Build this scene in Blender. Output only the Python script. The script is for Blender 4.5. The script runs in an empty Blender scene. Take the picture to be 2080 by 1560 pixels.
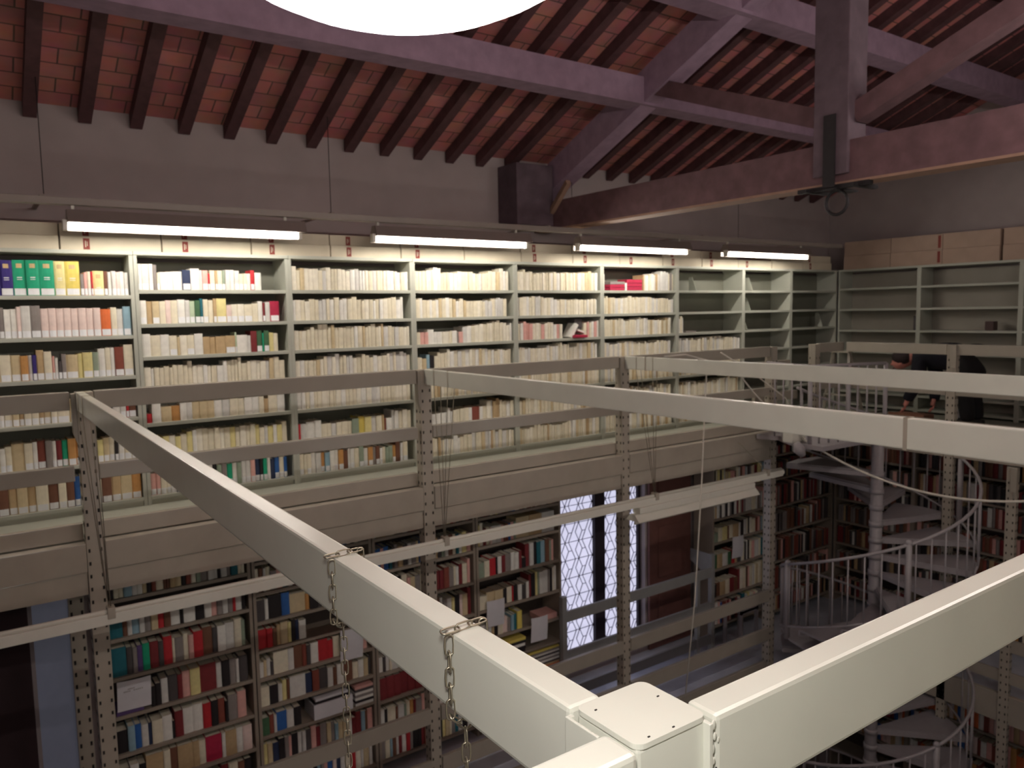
import bpy, bmesh, math, random
from mathutils import Vector, Matrix
PI = math.pi
Z0 = 7.3                      # camera height above the ground floor; all z below are relative to the camera
SC = bpy.context.scene
COL = SC.collection
# ------------------------------------------------------------------ camera, world, exposure
YAW, PITCH, ROLL, FPX = 0.611154, -0.092254, -0.019154, 1568.22
def cam_axes():
    f = Vector((math.sin(YAW)*math.cos(PITCH), math.cos(YAW)*math.cos(PITCH), math.sin(PITCH)))
    r0 = Vector((math.cos(YAW), -math.sin(YAW), 0)); u0 = r0.cross(f)
    return math.cos(ROLL)*r0+math.sin(ROLL)*u0, -math.sin(ROLL)*r0+math.cos(ROLL)*u0, f
CR, CU, CF = cam_axes()
cd = bpy.data.cameras.new('camera'); cam = bpy.data.objects.new('camera', cd); COL.objects.link(cam)
cam.matrix_world = Matrix(((CR.x, CU.x, -CF.x, 0), (CR.y, CU.y, -CF.y, 0), (CR.z, CU.z, -CF.z, Z0), (0, 0, 0, 1)))
cd.sensor_width = 36; cd.lens = FPX/2080*36; cd.clip_start = 0.02; cd.clip_end = 80
cd.dof.use_dof = True; cd.dof.focus_distance = 1.15; cd.dof.aperture_fstop = 10.0
SC.camera = cam
SC.view_settings.view_transform = 'Standard'; SC.view_settings.look = 'None'
SC.view_settings.exposure = 0.0; SC.view_settings.gamma = 1.0; SC.view_settings.use_curve_mapping = False
W = bpy.data.worlds.new('world'); SC.world = W; W.use_nodes = True
W.node_tree.nodes['Background'].inputs[0].default_value = (.62, .68, .95, 1)
W.node_tree.nodes['Background'].inputs[1].default_value = 1.0
TUBE_E, NEAR_FILL_E, LOW_FILL_E, GLOBE_E, PANE_E = 62.0, 115.0, 30.0, 150.0, 1.0

# ------------------------------------------------------------------ materials
def lin(c):
    return tuple(((v/255)/12.92 if v/255 <= .04045 else ((v/255+.055)/1.055)**2.4) for v in c)
MATS = {}
def mat(name, rgb, rough=.6, metal=0, noise=.06, scale=18, emit=0, ecol=None, bump=0, spec=.5, transm=0, alpha=1):
    if name in MATS: return MATS[name]
    m = bpy.data.materials.new(name); m.use_nodes = True; MATS[name] = m
    nt = m.node_tree; b = nt.nodes['Principled BSDF']
    c = lin(rgb)
    b.inputs['Roughness'].default_value = rough; b.inputs['Metallic'].default_value = metal
    b.inputs['Specular IOR Level'].default_value = spec
    b.inputs['Base Color'].default_value = (*c, 1)
    m.diffuse_color = (*c, 1)
    if noise:
        tc = nt.nodes.new('ShaderNodeTexCoord'); n = nt.nodes.new('ShaderNodeTexNoise'); r = nt.nodes.new('ShaderNodeValToRGB')
        n.inputs['Scale'].default_value = scale; n.inputs['Detail'].default_value = 5
        r.color_ramp.elements[0].position = .3; r.color_ramp.elements[1].position = .7
        r.color_ramp.elements[0].color = (*[v*(1-noise) for v in c], 1); r.color_ramp.elements[1].color = (*[min(1, v*(1+noise)) for v in c], 1)
        nt.links.new(tc.outputs['Object'], n.inputs['Vector']); nt.links.new(n.outputs['Fac'], r.inputs['Fac']); nt.links.new(r.outputs['Color'], b.inputs['Base Color'])
        if bump:
            bp = nt.nodes.new('ShaderNodeBump'); bp.inputs['Strength'].default_value = bump; bp.inputs['Distance'].default_value = .01
            nt.links.new(n.outputs['Fac'], bp.inputs['Height']); nt.links.new(bp.outputs['Normal'], b.inputs['Normal'])
    if emit:
        b.inputs['Emission Color'].default_value = (*(ecol or c), 1); b.inputs['Emission Strength'].default_value = emit
    return m

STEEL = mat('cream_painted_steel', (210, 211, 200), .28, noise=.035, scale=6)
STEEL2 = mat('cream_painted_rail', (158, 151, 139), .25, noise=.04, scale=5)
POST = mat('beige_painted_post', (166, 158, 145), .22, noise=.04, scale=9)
SHELF = mat('grey_green_shelf_steel', (176, 178, 166), .5, noise=.03, scale=7)
SHELFB = mat('grey_shelf_back', (120, 120, 108), .6, noise=.06, scale=5)
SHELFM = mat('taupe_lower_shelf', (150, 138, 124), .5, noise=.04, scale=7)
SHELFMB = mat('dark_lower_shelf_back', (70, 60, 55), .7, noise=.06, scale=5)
SLOT = mat('dark_slot', (24, 19, 16), .8, noise=0)
DECK = mat('deck_plate_grey', (165, 166, 152), .5, noise=.05, scale=4)
DECKLOW = mat('lower_deck_blue_grey', (198, 202, 214), .25, noise=.12, scale=3)
PLASTER = mat('grey_plaster', (166, 154, 152), .9, noise=.06, scale=3, bump=.2)
PLASTERD = mat('darker_plaster', (150, 142, 134), .9, noise=.08, scale=3, bump=.2)  # slightly darker plaster, used on the near wall
WOOD = mat('dark_beam_wood', (100, 72, 76), .8, noise=.22, scale=9, bump=.3)
WOODR = mat('rafter_wood', (84, 54, 56), .8, noise=.2, scale=12, bump=.3)
TIMB = mat('pale_purlin_wood', (150, 124, 142), .8, noise=.15, scale=9, bump=.2)
STRIP = mat('pale_wood_strip', (150, 118, 100), .8, noise=.1, scale=12)
KING = mat('grey_weathered_wood', (92, 76, 84), .8, noise=.2, scale=9, bump=.3)
IRON = mat('dark_iron', (48, 44, 46), .6, metal=.5, noise=.1)
ZINC = mat('galvanised_chain', (168, 160, 142), .35, metal=.85, noise=.08, scale=60)
LAMPW = mat('white_lamp_enamel', (214, 212, 200), .35, noise=.02)
LAMPG = mat('grey_lamp_trunking', (150, 140, 132), .5, noise=.03)
REFL = mat('dull_lamp_reflector', (130, 118, 112), .4, noise=.03)
TUBE = mat('lit_fluorescent_tube', (255, 252, 240), .3, noise=0, emit=TUBE_E, ecol=(1, .93, .83))
TUBE_FILL = mat('added_fill_tube', (255, 252, 240), .3, noise=0, emit=NEAR_FILL_E, ecol=(1, .92, .87))  # glow of the unseen fill tubes added above the void
TUBE_FILL_LOW = mat('added_lower_fill_tube', (255, 252, 240), .3, noise=0, emit=LOW_FILL_E, ecol=(1, .92, .86))  # glow of the unseen fill tubes added for the lower level
GLOBE = mat('glowing_opal_glass', (255, 250, 250), .3, noise=0, emit=GLOBE_E, ecol=(1, .95, .90))
PANE = mat('daylit_frosted_pane', (200, 200, 225), .3, noise=0, emit=PANE_E, ecol=(.62, .62, .80))
REVEAL_GLOW = mat('glowing_window_reveal', (120, 122, 146), .5, noise=.15, scale=3, emit=.05, ecol=(.55, .57, .70))  # side of the window reveal, its daylight put into colour and glow
LEAD = mat('window_lead', (110, 106, 122), .6, noise=0)
MULL = mat('dark_window_wood', (44, 34, 42), .7, noise=.1)
SHUT = mat('red_brown_shutter', (112, 74, 66), .6, noise=.16, scale=5)
CURT = mat('dark_shutter', (52, 34, 38), .8, noise=.15, scale=3)
STAIR = mat('lilac_grey_stair_steel', (150, 144, 146), .45, noise=.04)
ROPE = mat('white_cable_sheath', (196, 190, 178), .6, noise=.03)
PAPER = mat('white_paper', (214, 212, 216), .8, noise=.02)
PAGES = mat('page_block', (222, 216, 196), .9, noise=.06, scale=80)
LABELW = mat('spine_sticker', (236, 238, 240), .7, noise=.03, scale=60)
TAN = mat('tan_title_patch', (206, 178, 130), .7, noise=.05)
BOXM = mat('archive_box_board', (204, 194, 172), .85, noise=.05, scale=6)
BOXP = mat('pinkish_archive_box', (176, 152, 136), .85, noise=.06, scale=6)
REDL = mat('red_box_label', (128, 52, 44), .7, noise=.05)
SKIN = mat('skin', (206, 134, 122), .6, noise=.04)
JACK = mat('navy_black_cloth', (24, 23, 33), .9, noise=.1)
TROU = mat('black_trouser_cloth', (22, 20, 22), .9, noise=.1)
HAIR = mat('dark_brown_hair', (46, 32, 32), .8, noise=.15, scale=60)
CARD = mat('brown_cardboard', (140, 96, 76), .9, noise=.08)

def tile_material():
    m = bpy.data.materials.new('terracotta_ceiling_tiles'); m.use_nodes = True; nt = m.node_tree; b = nt.nodes['Principled BSDF']
    tc = nt.nodes.new('ShaderNodeTexCoord'); br = nt.nodes.new('ShaderNodeTexBrick'); n = nt.nodes.new('ShaderNodeTexNoise'); mx = nt.nodes.new('ShaderNodeMix'); mx.data_type = 'RGBA'
    nt.links.new(tc.outputs['Object'], br.inputs['Vector']); nt.links.new(tc.outputs['Object'], n.inputs['Vector'])
    br.inputs['Color1'].default_value = (*lin((224, 144, 134)), 1); br.inputs['Color2'].default_value = (*lin((190, 118, 116)), 1); br.inputs['Mortar'].default_value = (*lin((120, 92, 84)), 1)
    br.inputs['Scale'].default_value = 1; br.inputs['Mortar Size'].default_value = .006; br.inputs['Brick Width'].default_value = .37; br.inputs['Row Height'].default_value = .16
    br.inputs['Bias'].default_value = 0; br.offset = 0.3
    n.inputs['Scale'].default_value = 6
    mx.blend_type = 'MULTIPLY'; mx.inputs['Factor'].default_value = .5
    nt.links.new(br.outputs['Color'], mx.inputs['A']); nt.links.new(n.outputs['Color'], mx.inputs['B']); nt.links.new(mx.outputs['Result'], b.inputs['Base Color'])
    b.inputs['Roughness'].default_value = .9
    return m
TILE = tile_material()
def brick_material():
    m = bpy.data.materials.new('red_brick'); m.use_nodes = True; nt = m.node_tree; b = nt.nodes['Principled BSDF']
    tc = nt.nodes.new('ShaderNodeTexCoord'); br = nt.nodes.new('ShaderNodeTexBrick'); nt.links.new(tc.outputs['Object'], br.inputs['Vector'])
    br.inputs['Color1'].default_value = (*lin((150, 100, 82)), 1); br.inputs['Color2'].default_value = (*lin((120, 76, 64)), 1); br.inputs['Mortar'].default_value = (*lin((140, 116, 100)), 1)
    br.inputs['Scale'].default_value = 4; nt.links.new(br.outputs['Color'], b.inputs['Base Color']); b.inputs['Roughness'].default_value = .9
    return m

# ------------------------------------------------------------------ mesh helpers
class MB:
    """collects solids in camera-relative world coordinates, then links them as ONE mesh object"""
    def __init__(s): s.v = []; s.f = []; s.m = []; s.sm = []
    def add(s, vs, fs, mi=0, smooth=False):
        o = len(s.v); s.v += [tuple(v) for v in vs]; s.f += [tuple(i+o for i in f) for f in fs]; s.m += [mi]*len(fs); s.sm += [smooth]*len(fs)
        return s
    def box(s, x0, x1, y0, y1, z0, z1, mi=0, c=0):
        if x1 < x0: x0, x1 = x1, x0
        if y1 < y0: y0, y1 = y1, y0
        if z1 < z0: z0, z1 = z1, z0
        if c <= 0:
            vs = [(x, y, z) for z in (z0, z1) for y in (y0, y1) for x in (x0, x1)]
            return s.add(vs, [(0, 2, 3, 1), (4, 5, 7, 6), (0, 1, 5, 4), (2, 6, 7, 3), (0, 4, 6, 2), (1, 3, 7, 5)], mi)
        bm = bmesh.new(); bmesh.ops.create_cube(bm, size=1)
        for v in bm.verts: v.co = Vector((x0+(v.co.x+.5)*(x1-x0), y0+(v.co.y+.5)*(y1-y0), z0+(v.co.z+.5)*(z1-z0)))
        bmesh.ops.bevel(bm, geom=bm.edges[:], offset=c, segments=2, affect='EDGES', profile=.6)
        bm.verts.ensure_lookup_table()
        s.add([v.co[:] for v in bm.verts], [[v.index for v in f.verts] for f in bm.faces], mi); bm.free(); return s
    def prism(s, poly, z0, z1, mi=0):
        n = len(poly); vs = [(x, y, z0) for x, y in poly]+[(x, y, z1) for x, y in poly]
        return s.add(vs, [tuple(range(n))[::-1], tuple(range(n, 2*n))]+[(i, (i+1) % n, n+(i+1) % n, n+i) for i in range(n)], mi)
    def extr(s, pts, vec, mi=0):
        n = len(pts); vec = Vector(vec); vs = [Vector(p) for p in pts]; vs += [v+vec for v in vs]
        return s.add(vs, [tuple(range(n))[::-1], tuple(range(n, 2*n))]+[(i, (i+1) % n, n+(i+1) % n, n+i) for i in range(n)], mi)
    def beam(s, a, b, w, h, mi=0, up=(0, 0, 1)):
        """rectangular bar a->b, w across, h along up"""
        a = Vector(a); b = Vector(b); d = (b-a).normalized(); sd = d.cross(Vector(up)).normalized(); u = sd.cross(d)
        vs = [p+sx*sd*w/2+sz*u*h/2 for p in (a, b) for sx, sz in ((-1, -1), (1, -1), (1, 1), (-1, 1))]
        return s.add(vs, [(0, 1, 2, 3), (7, 6, 5, 4), (0, 4, 5, 1), (1, 5, 6, 2), (2, 6, 7, 3), (3, 7, 4, 0)], mi)
    def tube(s, pts, r, n=8, mi=0, closed=False):
        pts = [Vector(p) for p in pts]; m = len(pts); vs = []; prev = None
        for i, p in enumerate(pts):
            if closed: d = (pts[(i+1) % m]-pts[i-1]).normalized()
            else: d = (pts[min(i+1, m-1)]-pts[max(i-1, 0)]).normalized()
            if prev is None:
                a = Vector((0, 0, 1)) if abs(d.z) < .9 else Vector((1, 0, 0)); u = d.cross(a).normalized()
            else: u = (prev-d*prev.dot(d)).normalized()
            prev = u; w = d.cross(u); rr = r[i] if isinstance(r, (list, tuple)) else r
            vs += [p+rr*(math.cos(2*PI*k/n)*u+math.sin(2*PI*k/n)*w) for k in range(n)]
        fs = []
        for i in range(m if closed else m-1):
            j = (i+1) % m
            fs += [(i*n+k, i*n+(k+1) % n, j*n+(k+1) % n, j*n+k) for k in range(n)]
        s.add(vs, fs, mi, True)
        if not closed: 
            o = len(s.v)-len(vs); s.f += [tuple(o+k for k in range(n))[::-1], tuple(o+(m-1)*n+k for k in range(n))]; s.m += [mi]*2; s.sm += [False]*2
        return s
    def ball(s, c, r, mi=0, nu=16, nv=10, sq=(1, 1, 1)):
        vs = [(c[0], c[1], c[2]+r*sq[2])]; fs = []
        for j in range(1, nv):
            t = PI*j/nv
            vs += [(c[0]+r*sq[0]*math.sin(t)*math.cos(2*PI*i/nu), c[1]+r*sq[1]*math.sin(t)*math.sin(2*PI*i/nu), c[2]+r*sq[2]*math.cos(t)) for i in range(nu)]
        vs.append((c[0], c[1], c[2]-r*sq[2]))
        fs += [(0, 1+i, 1+(i+1) % nu) for i in range(nu)]
        for j in range(nv-2):
            a = 1+j*nu; b = a+nu; fs += [(a+i, b+i, b+(i+1) % nu, a+(i+1) % nu) for i in range(nu)]
        a = 1+(nv-2)*nu; fs += [(a+i, len(vs)-1, a+(i+1) % nu) for i in range(nu)]
        return s.add(vs, fs, mi, True)
    def xform(s, M):
        s.v = [tuple(M @ Vector(v)) for v in s.v]; return s
    def build(s, name, mats, parent=None, origin=None, recalc=True):
        if not isinstance(mats, (list, tuple)): mats = [mats]
        if parent is not None: og = Vector(parent['_o'])
        elif origin is not None: og = Vector(origin)
        else:
            xs = [v[0] for v in s.v]; ys = [v[1] for v in s.v]; zs = [v[2] for v in s.v]
            og = Vector(((min(xs)+max(xs))/2, (min(ys)+max(ys))/2, min(zs)))
        me = bpy.data.meshes.new(name)
        me.from_pydata([(v[0]-og.x, v[1]-og.y, v[2]-og.z) for v in s.v], [], s.f)
        for m in mats: me.materials.append(m)
        me.polygons.foreach_set('material_index', s.m); me.polygons.foreach_set('use_smooth', s.sm)
        if recalc:
            bm = bmesh.new(); bm.from_mesh(me); bmesh.ops.recalc_face_normals(bm, faces=bm.faces[:]); bm.to_mesh(me); bm.free()
        me.update()
        o = bpy.data.objects.new(name, me); COL.objects.link(o)
        if parent is not None:
            o.parent = parent; o['_o'] = tuple(og)
        else:
            o.location = (og.x, og.y, og.z+Z0); o['_o'] = tuple(og)
        return o
def thing(name, label, cat, loc, group=None):
    o = bpy.data.objects.new(name, None); COL.objects.link(o); o.empty_display_size = .1
    o.location = (loc[0], loc[1], loc[2]+Z0); o['_o'] = tuple(loc); o['label'] = label; o['category'] = cat
    if group: o['group'] = group
    return o
def tag(o, label, cat, group=None, kind=None):
    o['label'] = label; o['category'] = cat
    if group: o['group'] = group
    if kind: o['kind'] = kind
    return o
def struct(mb, name, m):
    o = mb.build(name, m); o['kind'] = 'structure'; return o
ORD = ['first', 'second', 'third', 'fourth', 'fifth', 'sixth', 'seventh', 'eighth', 'ninth', 'tenth', 'eleventh', 'twelfth', 'thirteenth', 'fourteenth', 'fifteenth', 'sixteenth', 'seventeenth', 'eighteenth', 'nineteenth', 'twentieth']
TENS = {20: 'twenty', 30: 'thirty', 40: 'forty', 50: 'fifty'}
def ordw(i):                     # 1-based
    if i <= 20: return ORD[i-1]
    t = i//10*10
    return {30: 'thirtieth', 40: 'fortieth', 50: 'fiftieth'}[t] if i % 10 == 0 else TENS[t]+'-'+ORD[i % 10-1]
def proj(p):
    p = Vector(p); d = p.dot(CF)
    if d < .05: return (-9999, -9999)
    return 1040+FPX*p.dot(CR)/d, 780-FPX*p.dot(CU)/d

# ------------------------------------------------------------------ main dimensions (camera relative)
YS, YW = 6.45, 6.85            # shelf fronts and wall of the long side
YF, YN = 5.59, 0.60            # posts of the far and near gallery edge
XE = 10.256                    # shelf fronts at the end wall
DU, DM, DG = -1.437, -4.34, -7.3  # upper deck, lower deck, ground floor
PX = [-1.87, .53, 3.00, 5.24, 7.61]
XG = 9.05                      # end gallery edge
SL = .42; YR = 3.28; ZWT = 1.60   # roof slope, ridge, top of wall

# ------------------------------------------------------------------ room shell
w = MB()
for x0, x1, z0, z1 in ((-4, -1.3, DG, 1.75), (-1.3, .25, -1.75, 1.75), (-1.3, .25, DG, DM), (.25, .52, -1.75, 1.75), (.25, .52, DG, DM), (.52, 5.30, DG, 1.75), (5.30, 6.80, -1.75, 1.75), (5.30, 6.80, DG, -4.1), (6.80, 11, DG, 1.75)):
    w.box(x0, x1, YW, YW+.3, z0, z1)
struct(w, 'wall_far', PLASTER)
struct(MB().box(10.66, 10.95, -.8, 7.15, DG, 3.6), 'wall_end', PLASTER)
struct(MB().box(-4.3, -4, -.8, 7.15, DG, 3.6), 'wall_left', PLASTER)
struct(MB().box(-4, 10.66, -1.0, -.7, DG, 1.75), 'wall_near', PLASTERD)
struct(MB().box(-4, 10.66, -.7, YW, DG-.1, DG), 'floor', DECKLOW)
def roofz(y): return ZWT+.02+SL*(YW-y) if y > YR else ZWT+.02+SL*(YW-YR)-SL*(YR-y)
for nm, ya, yb in (('ceiling', YW+.3, YR), ('ceiling', YR, -1.0)):
    zc = lambda y: roofz(y) if y > YR or nm == 'x' else roofz(y)
    c = MB(); za, zb = roofz(ya), roofz(yb)
    # local plane so that the brick texture lies in the slope
    L = math.hypot(yb-ya, zb-za); t = .08
    c.box(0, 15.5, 0, L, 0, t)
    o = c.build(nm, TILE, origin=(0, 0, 0)); o['kind'] = 'structure'
    o.location = (-4.5, ya, za+Z0); ang = math.atan2(zb-za, yb-ya)
    if yb < ya:
        M = Matrix(((1, 0, 0), (0, (yb-ya)/L, 0), (0, (zb-za)/L, 0))).to_3x3()
        yv = Vector((0, (yb-ya)/L, (zb-za)/L)); xv = Vector((1, 0, 0)); zv = xv.cross(yv)
        if zv.z < 0:
            xv = -xv; zv = xv.cross(yv); o.location.x = 11
        R = Matrix((xv, yv, zv)).transposed(); o.matrix_world = Matrix.Translation(o.location) @ R.to_4x4()
# rafters of the far slope
vis = 0
for i in range(33):
    x = .48-.359*3+i*.359
    if x > 10.5: break
    if abs(x-5.15) < .12: continue
    m = MB(); hw = .045; hh = .11; a = Vector((x, YW-.02, roofz(YW)-.005)); b = Vector((x, YR+.03, roofz(YR)-.005))
    m.extr([(x-hw, a.y, a.z), (x+hw, a.y, a.z), (x+hw, a.y, a.z-hh), (x-hw, a.y, a.z-hh)], b-a)
    o = m.build('rafter', WOODR)
    if x > .2:
        vis += 1; tag(o, 'dark wooden rafter under the terracotta tiles above long wall, %s from the left' % ordw(vis), 'rafter', 'rafters over the long wall')
    else: tag(o, 'dark wooden rafter under the terracotta tiles at the left edge, %s beyond frame' % ordw(i+1), 'rafter', 'rafters over the long wall')
k = 0
for i in range(22):
    x = 3.0+i*.368
    if x > 10.5: break
    if abs(x-5.15) < .12: continue
    k += 1
    m = MB(); hw = .045; hh = .11; a = Vector((x, YR-.03, roofz(YR)-.005)); b = Vector((x, -.65, roofz(-.65)-.005))
    m.extr([(x-hw, a.y, a.z), (x+hw, a.y, a.z), (x+hw, a.y, a.z-hh), (x-hw, a.y, a.z-hh)], b-a)
    tag(m.build('rafter', WOODR), 'dark wooden rafter of the nearer roof slope, right of the king post, %s along' % ordw(k), 'rafter', 'rafters of the nearer slope')
# purlins
tag(MB().box(-3.9, 10.6, 5.18, 5.40, roofz(5.40)-.37, roofz(5.40)-.13).build('purlin', TIMB), 'long greyish purlin beam crossing under the rafters above the long wall', 'roof beam')
tag(MB().box(-3.9, 10.6, 4.10, 4.32, roofz(4.32)-.36, roofz(4.32)-.13).build('purlin', TIMB), 'upper purlin beam near the ridge behind the glare of the lamp', 'roof beam')
tag(MB().box(-3.9, 10.6, YR-.11, YR+.11, roofz(YR)-.36, roofz(YR)-.12).build('ridge_beam', TIMB), 'dark ridge beam at the top of the timber roof', 'roof beam')
# truss
T = thing('roof_truss', 'big dark timber roof truss with hanging king post crossing the room', 'roof truss', (5.15, 3.3, .87))
XT0, XT1 = 5.13, 5.38
MB().box(XT0, XT1, -.6, 6.86, .88, 1.16).build('tie_beam', WOOD, T)
tag_l = MB().box(XT0+.0, XT1-.06, -.6, 6.84, .862, .88).build('underside_batten', STRIP, T); tag_l['label'] = 'pale batten under the tie beam'
m = MB(); m.extr([(XT0+.02, 6.84, 1.16), (XT0+.02, YR+.1, 2.66), (XT0+.02, YR+.1, 2.95), (XT0+.02, 6.84, 1.46)], (.2, 0, 0)); m.build('principal_rafter', TIMB, T)
m = MB(); m.extr([(XT0+.02, -.58, 1.16), (XT0+.02, YR-.1, 2.66), (XT0+.02, YR-.1, 2.95), (XT0+.02, -.58, 1.46)], (.2, 0, 0)); m.build('principal_rafter', WOOD, T)
MB().box(XT0-.03, XT0+.2, YR-.13, YR+.14, .93, 3.0, c=.01).build('king_post', KING, T)
m = MB(); m.beam((5.25, 3.4, 1.35), (5.25, 5.1, 2.0), .14, .14); m.build('strut', WOOD, T)
m = MB(); m.beam((5.25, 3.16, 1.35), (5.25, 1.5, 2.0), .14, .14); m.build('strut', WOOD, T)
m = MB().box(XT0-.045, XT0-.03, YR-.04, YR+.05, .84, 1.35).box(XT0-.045, XT1+.02, YR-.04, YR+.05, .83, .845).box(XT0-.06, XT1, YR-.2, YR-.16, .83, .855).box(XT0-.06, XT1, YR+.17, YR+.2, .83, .855); m.beam((XT0+.02, YR-.28, .85), (XT0+.02, YR+.28, .85), .05, .03); m.build('iron_strap', IRON, T)
m = MB(); m.tube([(XT0+.06, YR+.085*math.cos(t*PI/12), .745+.085*math.sin(t*PI/12)) for t in range(24)], .012, 8, closed=True); m.build('iron_ring', IRON, T)
MB().box(4.66, XT0-.001, 6.50, 6.84, .90, 1.52, c=.01).build('corbel', KING, T)
m = MB().beam((5.12, 6.55, 1.02), (5.05, 6.15, 1.30), .05, .05); rr = m.build('gable_block', STRIP, T)

# ------------------------------------------------------------------ decks
def deck(name, x0, x1, y0, y1, z, mtl, label):
    return tag(MB().box(x0, x1, y0, y1, z-.03, z, c=0).build(name, mtl), label, 'gallery floor')
deck('gallery_deck', -3.95, 10.6, YF+.142, YW, DU, DECK, 'pale grey steel walkway floor of the upper gallery beneath the long bookcases')
deck('gallery_deck', XG+.03, 10.6, .9, YF+.02, DU, DECK, 'upper gallery floor along the end wall where the person bends')
deck('gallery_deck', -3.95, 10.6, -.7, YN-.06, DU, DECK, 'upper gallery floor on the near side under the camera')
deck('gallery_deck', -3.95, 10.6, YF+.03, YW, DM, DECKLOW, 'bluish grey floor of the lower gallery in front of the lattice window')
deck('gallery_deck', XG+.03, 10.6, .9, YF+.02, DM, DECKLOW, 'lower gallery floor along the end wall behind the spiral stair')
deck('gallery_deck', -3.95, 10.6, -.7, YN-.06, DM, DECKLOW, 'lower gallery floor on the near side, below the camera')

# ------------------------------------------------------------------ posts
def post(x, y, label, w=.1, ztop=-.455, zbot=DG, side=1):
    P = thing('slotted_post', label, 'post', (x+w/2, y+.05, zbot), 'slotted posts of the galleries')
    s = MB().box(x, x+w, y, y+.1, zbot, ztop, c=.004); z = ztop-.16
    while z > zbot+.3:
        for dx in (.010, w-.022): s.box(x+dx, x+dx+.012, y-.002, y+.004, z-.024, z, 1)
        s.box(x-.002, x+.003, y+.016, y+.028, z-.024, z, 1); s.box(x-.002, x+.003, y+.07, y+.082, z-.024, z, 1)
        z -= .086
    s.build('upright', [POST, SLOT], P)
    m = MB().box(x-.028, x-.002, y-.012, y+.05, ztop-.26, ztop-.005); m.extr([(x-.028, y-.012, ztop-.26), (x-.002, y-.012, ztop-.26), (x-.002, y-.012, ztop-.34)], (0, .04, 0)); m.build('rail_bracket', STEEL2, P)
    return P
plab = ['slotted gallery post beyond the left frame edge', 'leftmost slotted post of the far gallery', 'slotted far gallery post at which the second cross beam ends', 'slotted far gallery post in front of the lattice window', 'slotted far gallery post beside the spiral stair']
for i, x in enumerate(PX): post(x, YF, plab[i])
post(8.46, YF, 'pale slotted post behind the stair landing at the gallery corner', zbot=DU-.3)
post(XG, 4.22, 'slotted post of the end gallery in front of the bending person', w=.085)
post(XG, 1.9, 'slotted post of the end gallery beyond the right frame edge', w=.085)
for x, l in ((.50, 'rear slotted post in the shadow beside the left window reveal'),):
    P = thing('slotted_post', l, 'post', (x, 6.3, DM), 'slotted posts of the galleries')
    s = MB().box(x-.05, x+.05, 6.22, 6.30, DM, -1.75, c=.004); z = -1.9
    while z > DM+.2: s.box(x-.04, x-.026, 6.217, 6.222, z-.03, z, 1); s.box(x+.026, x+.04, 6.217, 6.222, z-.03, z, 1); z -= .09
    s.build('upright', [POST, SLOT], P)
# near post with its cap
NX0, NX1 = .535, .64
P = thing('slotted_post', 'nearest slotted post with square cream cap where three rails meet', 'post', (.587, .6, DG), 'slotted posts of the galleries')
s = MB().box(NX0+.001, NX1-.001, YN-.049, YN+.049, DG, -.4535, c=.004); z = -.62
while z > DG+.3:
    for dx in (.012, .08): s.box(NX0+dx, NX0+dx+.014, YN-.05, YN-.044, z-.028, z, 1)
    s.box(NX0+.001, NX0+.006, YN-.03, YN-.016, z-.028, z, 1); s.box(NX0+.001, NX0+.006, YN+.016, YN+.03, z-.028, z, 1); z -= .086
s.build('upright', [STEEL, SLOT], P)
m = MB()
def rrect(x0, x1, y0, y1, r, n=5):
    out = []
    for cx, cy, a0 in ((x1-r, y1-r, 0), (x0+r, y1-r, 90), (x0+r, y0+r, 180), (x1-r, y0+r, 270)):
        out += [(cx+r*math.cos(math.radians(a0+90*k/n)), cy+r*math.sin(math.radians(a0+90*k/n))) for k in range(n+1)]
    return out
m.prism(rrect(NX0-.001, NX1+.001, YN-.051, YN+.051, .012), -.4535, -.4475); m.build('post_cap', STEEL, P)
m = MB().box(NX0-.014, NX0-.010, YN-.002, YN+.052, -.61, -.455, c=.001).box(NX0-.010, NX0-.005, YN+.046, YN+.052, -.61, -.455); m.build('rail_bracket', STEEL, P)
m = MB().box(NX1-.004, NX1+.002, YN-.058, YN-.02, -.60, -.455, c=.001)
for dx, zz, r_ in ((.004, -.458, .005), (.006, -.472, .004), (.003, -.486, .0045), (.012, -.478, .003), (.004, -.50, .004)): m.ball((NX1+dx, YN-.0565, zz), r_*.8, nu=10, nv=8, sq=(.9, .35, 1.5))
m.build('rail_bracket', STEEL, P)
MB().extr([(NX1-.002, YN-.0585, -.515), (NX1+.008, YN-.0585, -.508), (NX1+.006, YN-.0585, -.53), (NX1+.001, YN-.0585, -.56), (NX1-.006, YN-.0585, -.552), (NX1-.003, YN-.0585, -.53)], (0, .002, 0)).build('chipped_notch', SLOT, P)
m = MB()
for xx, yy in ((NX0+.02, YN-.045), (NX0+.055, YN-.047), (NX0+.012, YN+.03), (NX0+.09, YN+.01)): m.box(xx, xx+.003, yy, yy+.0015, -.4475, -.4465)
m.build('paint_chips', SLOT, P)
for x in (2.85, 5.1, 7.4, -1.9):
    pp = post(x+.03, YN-.05, {2.85: 'near gallery post right of the frame edge', 5.1: 'third near gallery post along, outside the right edge', 7.4: 'fourth near gallery post along, outside the right edge', -1.9: 'near gallery post left of the camera'}[x])

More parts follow.
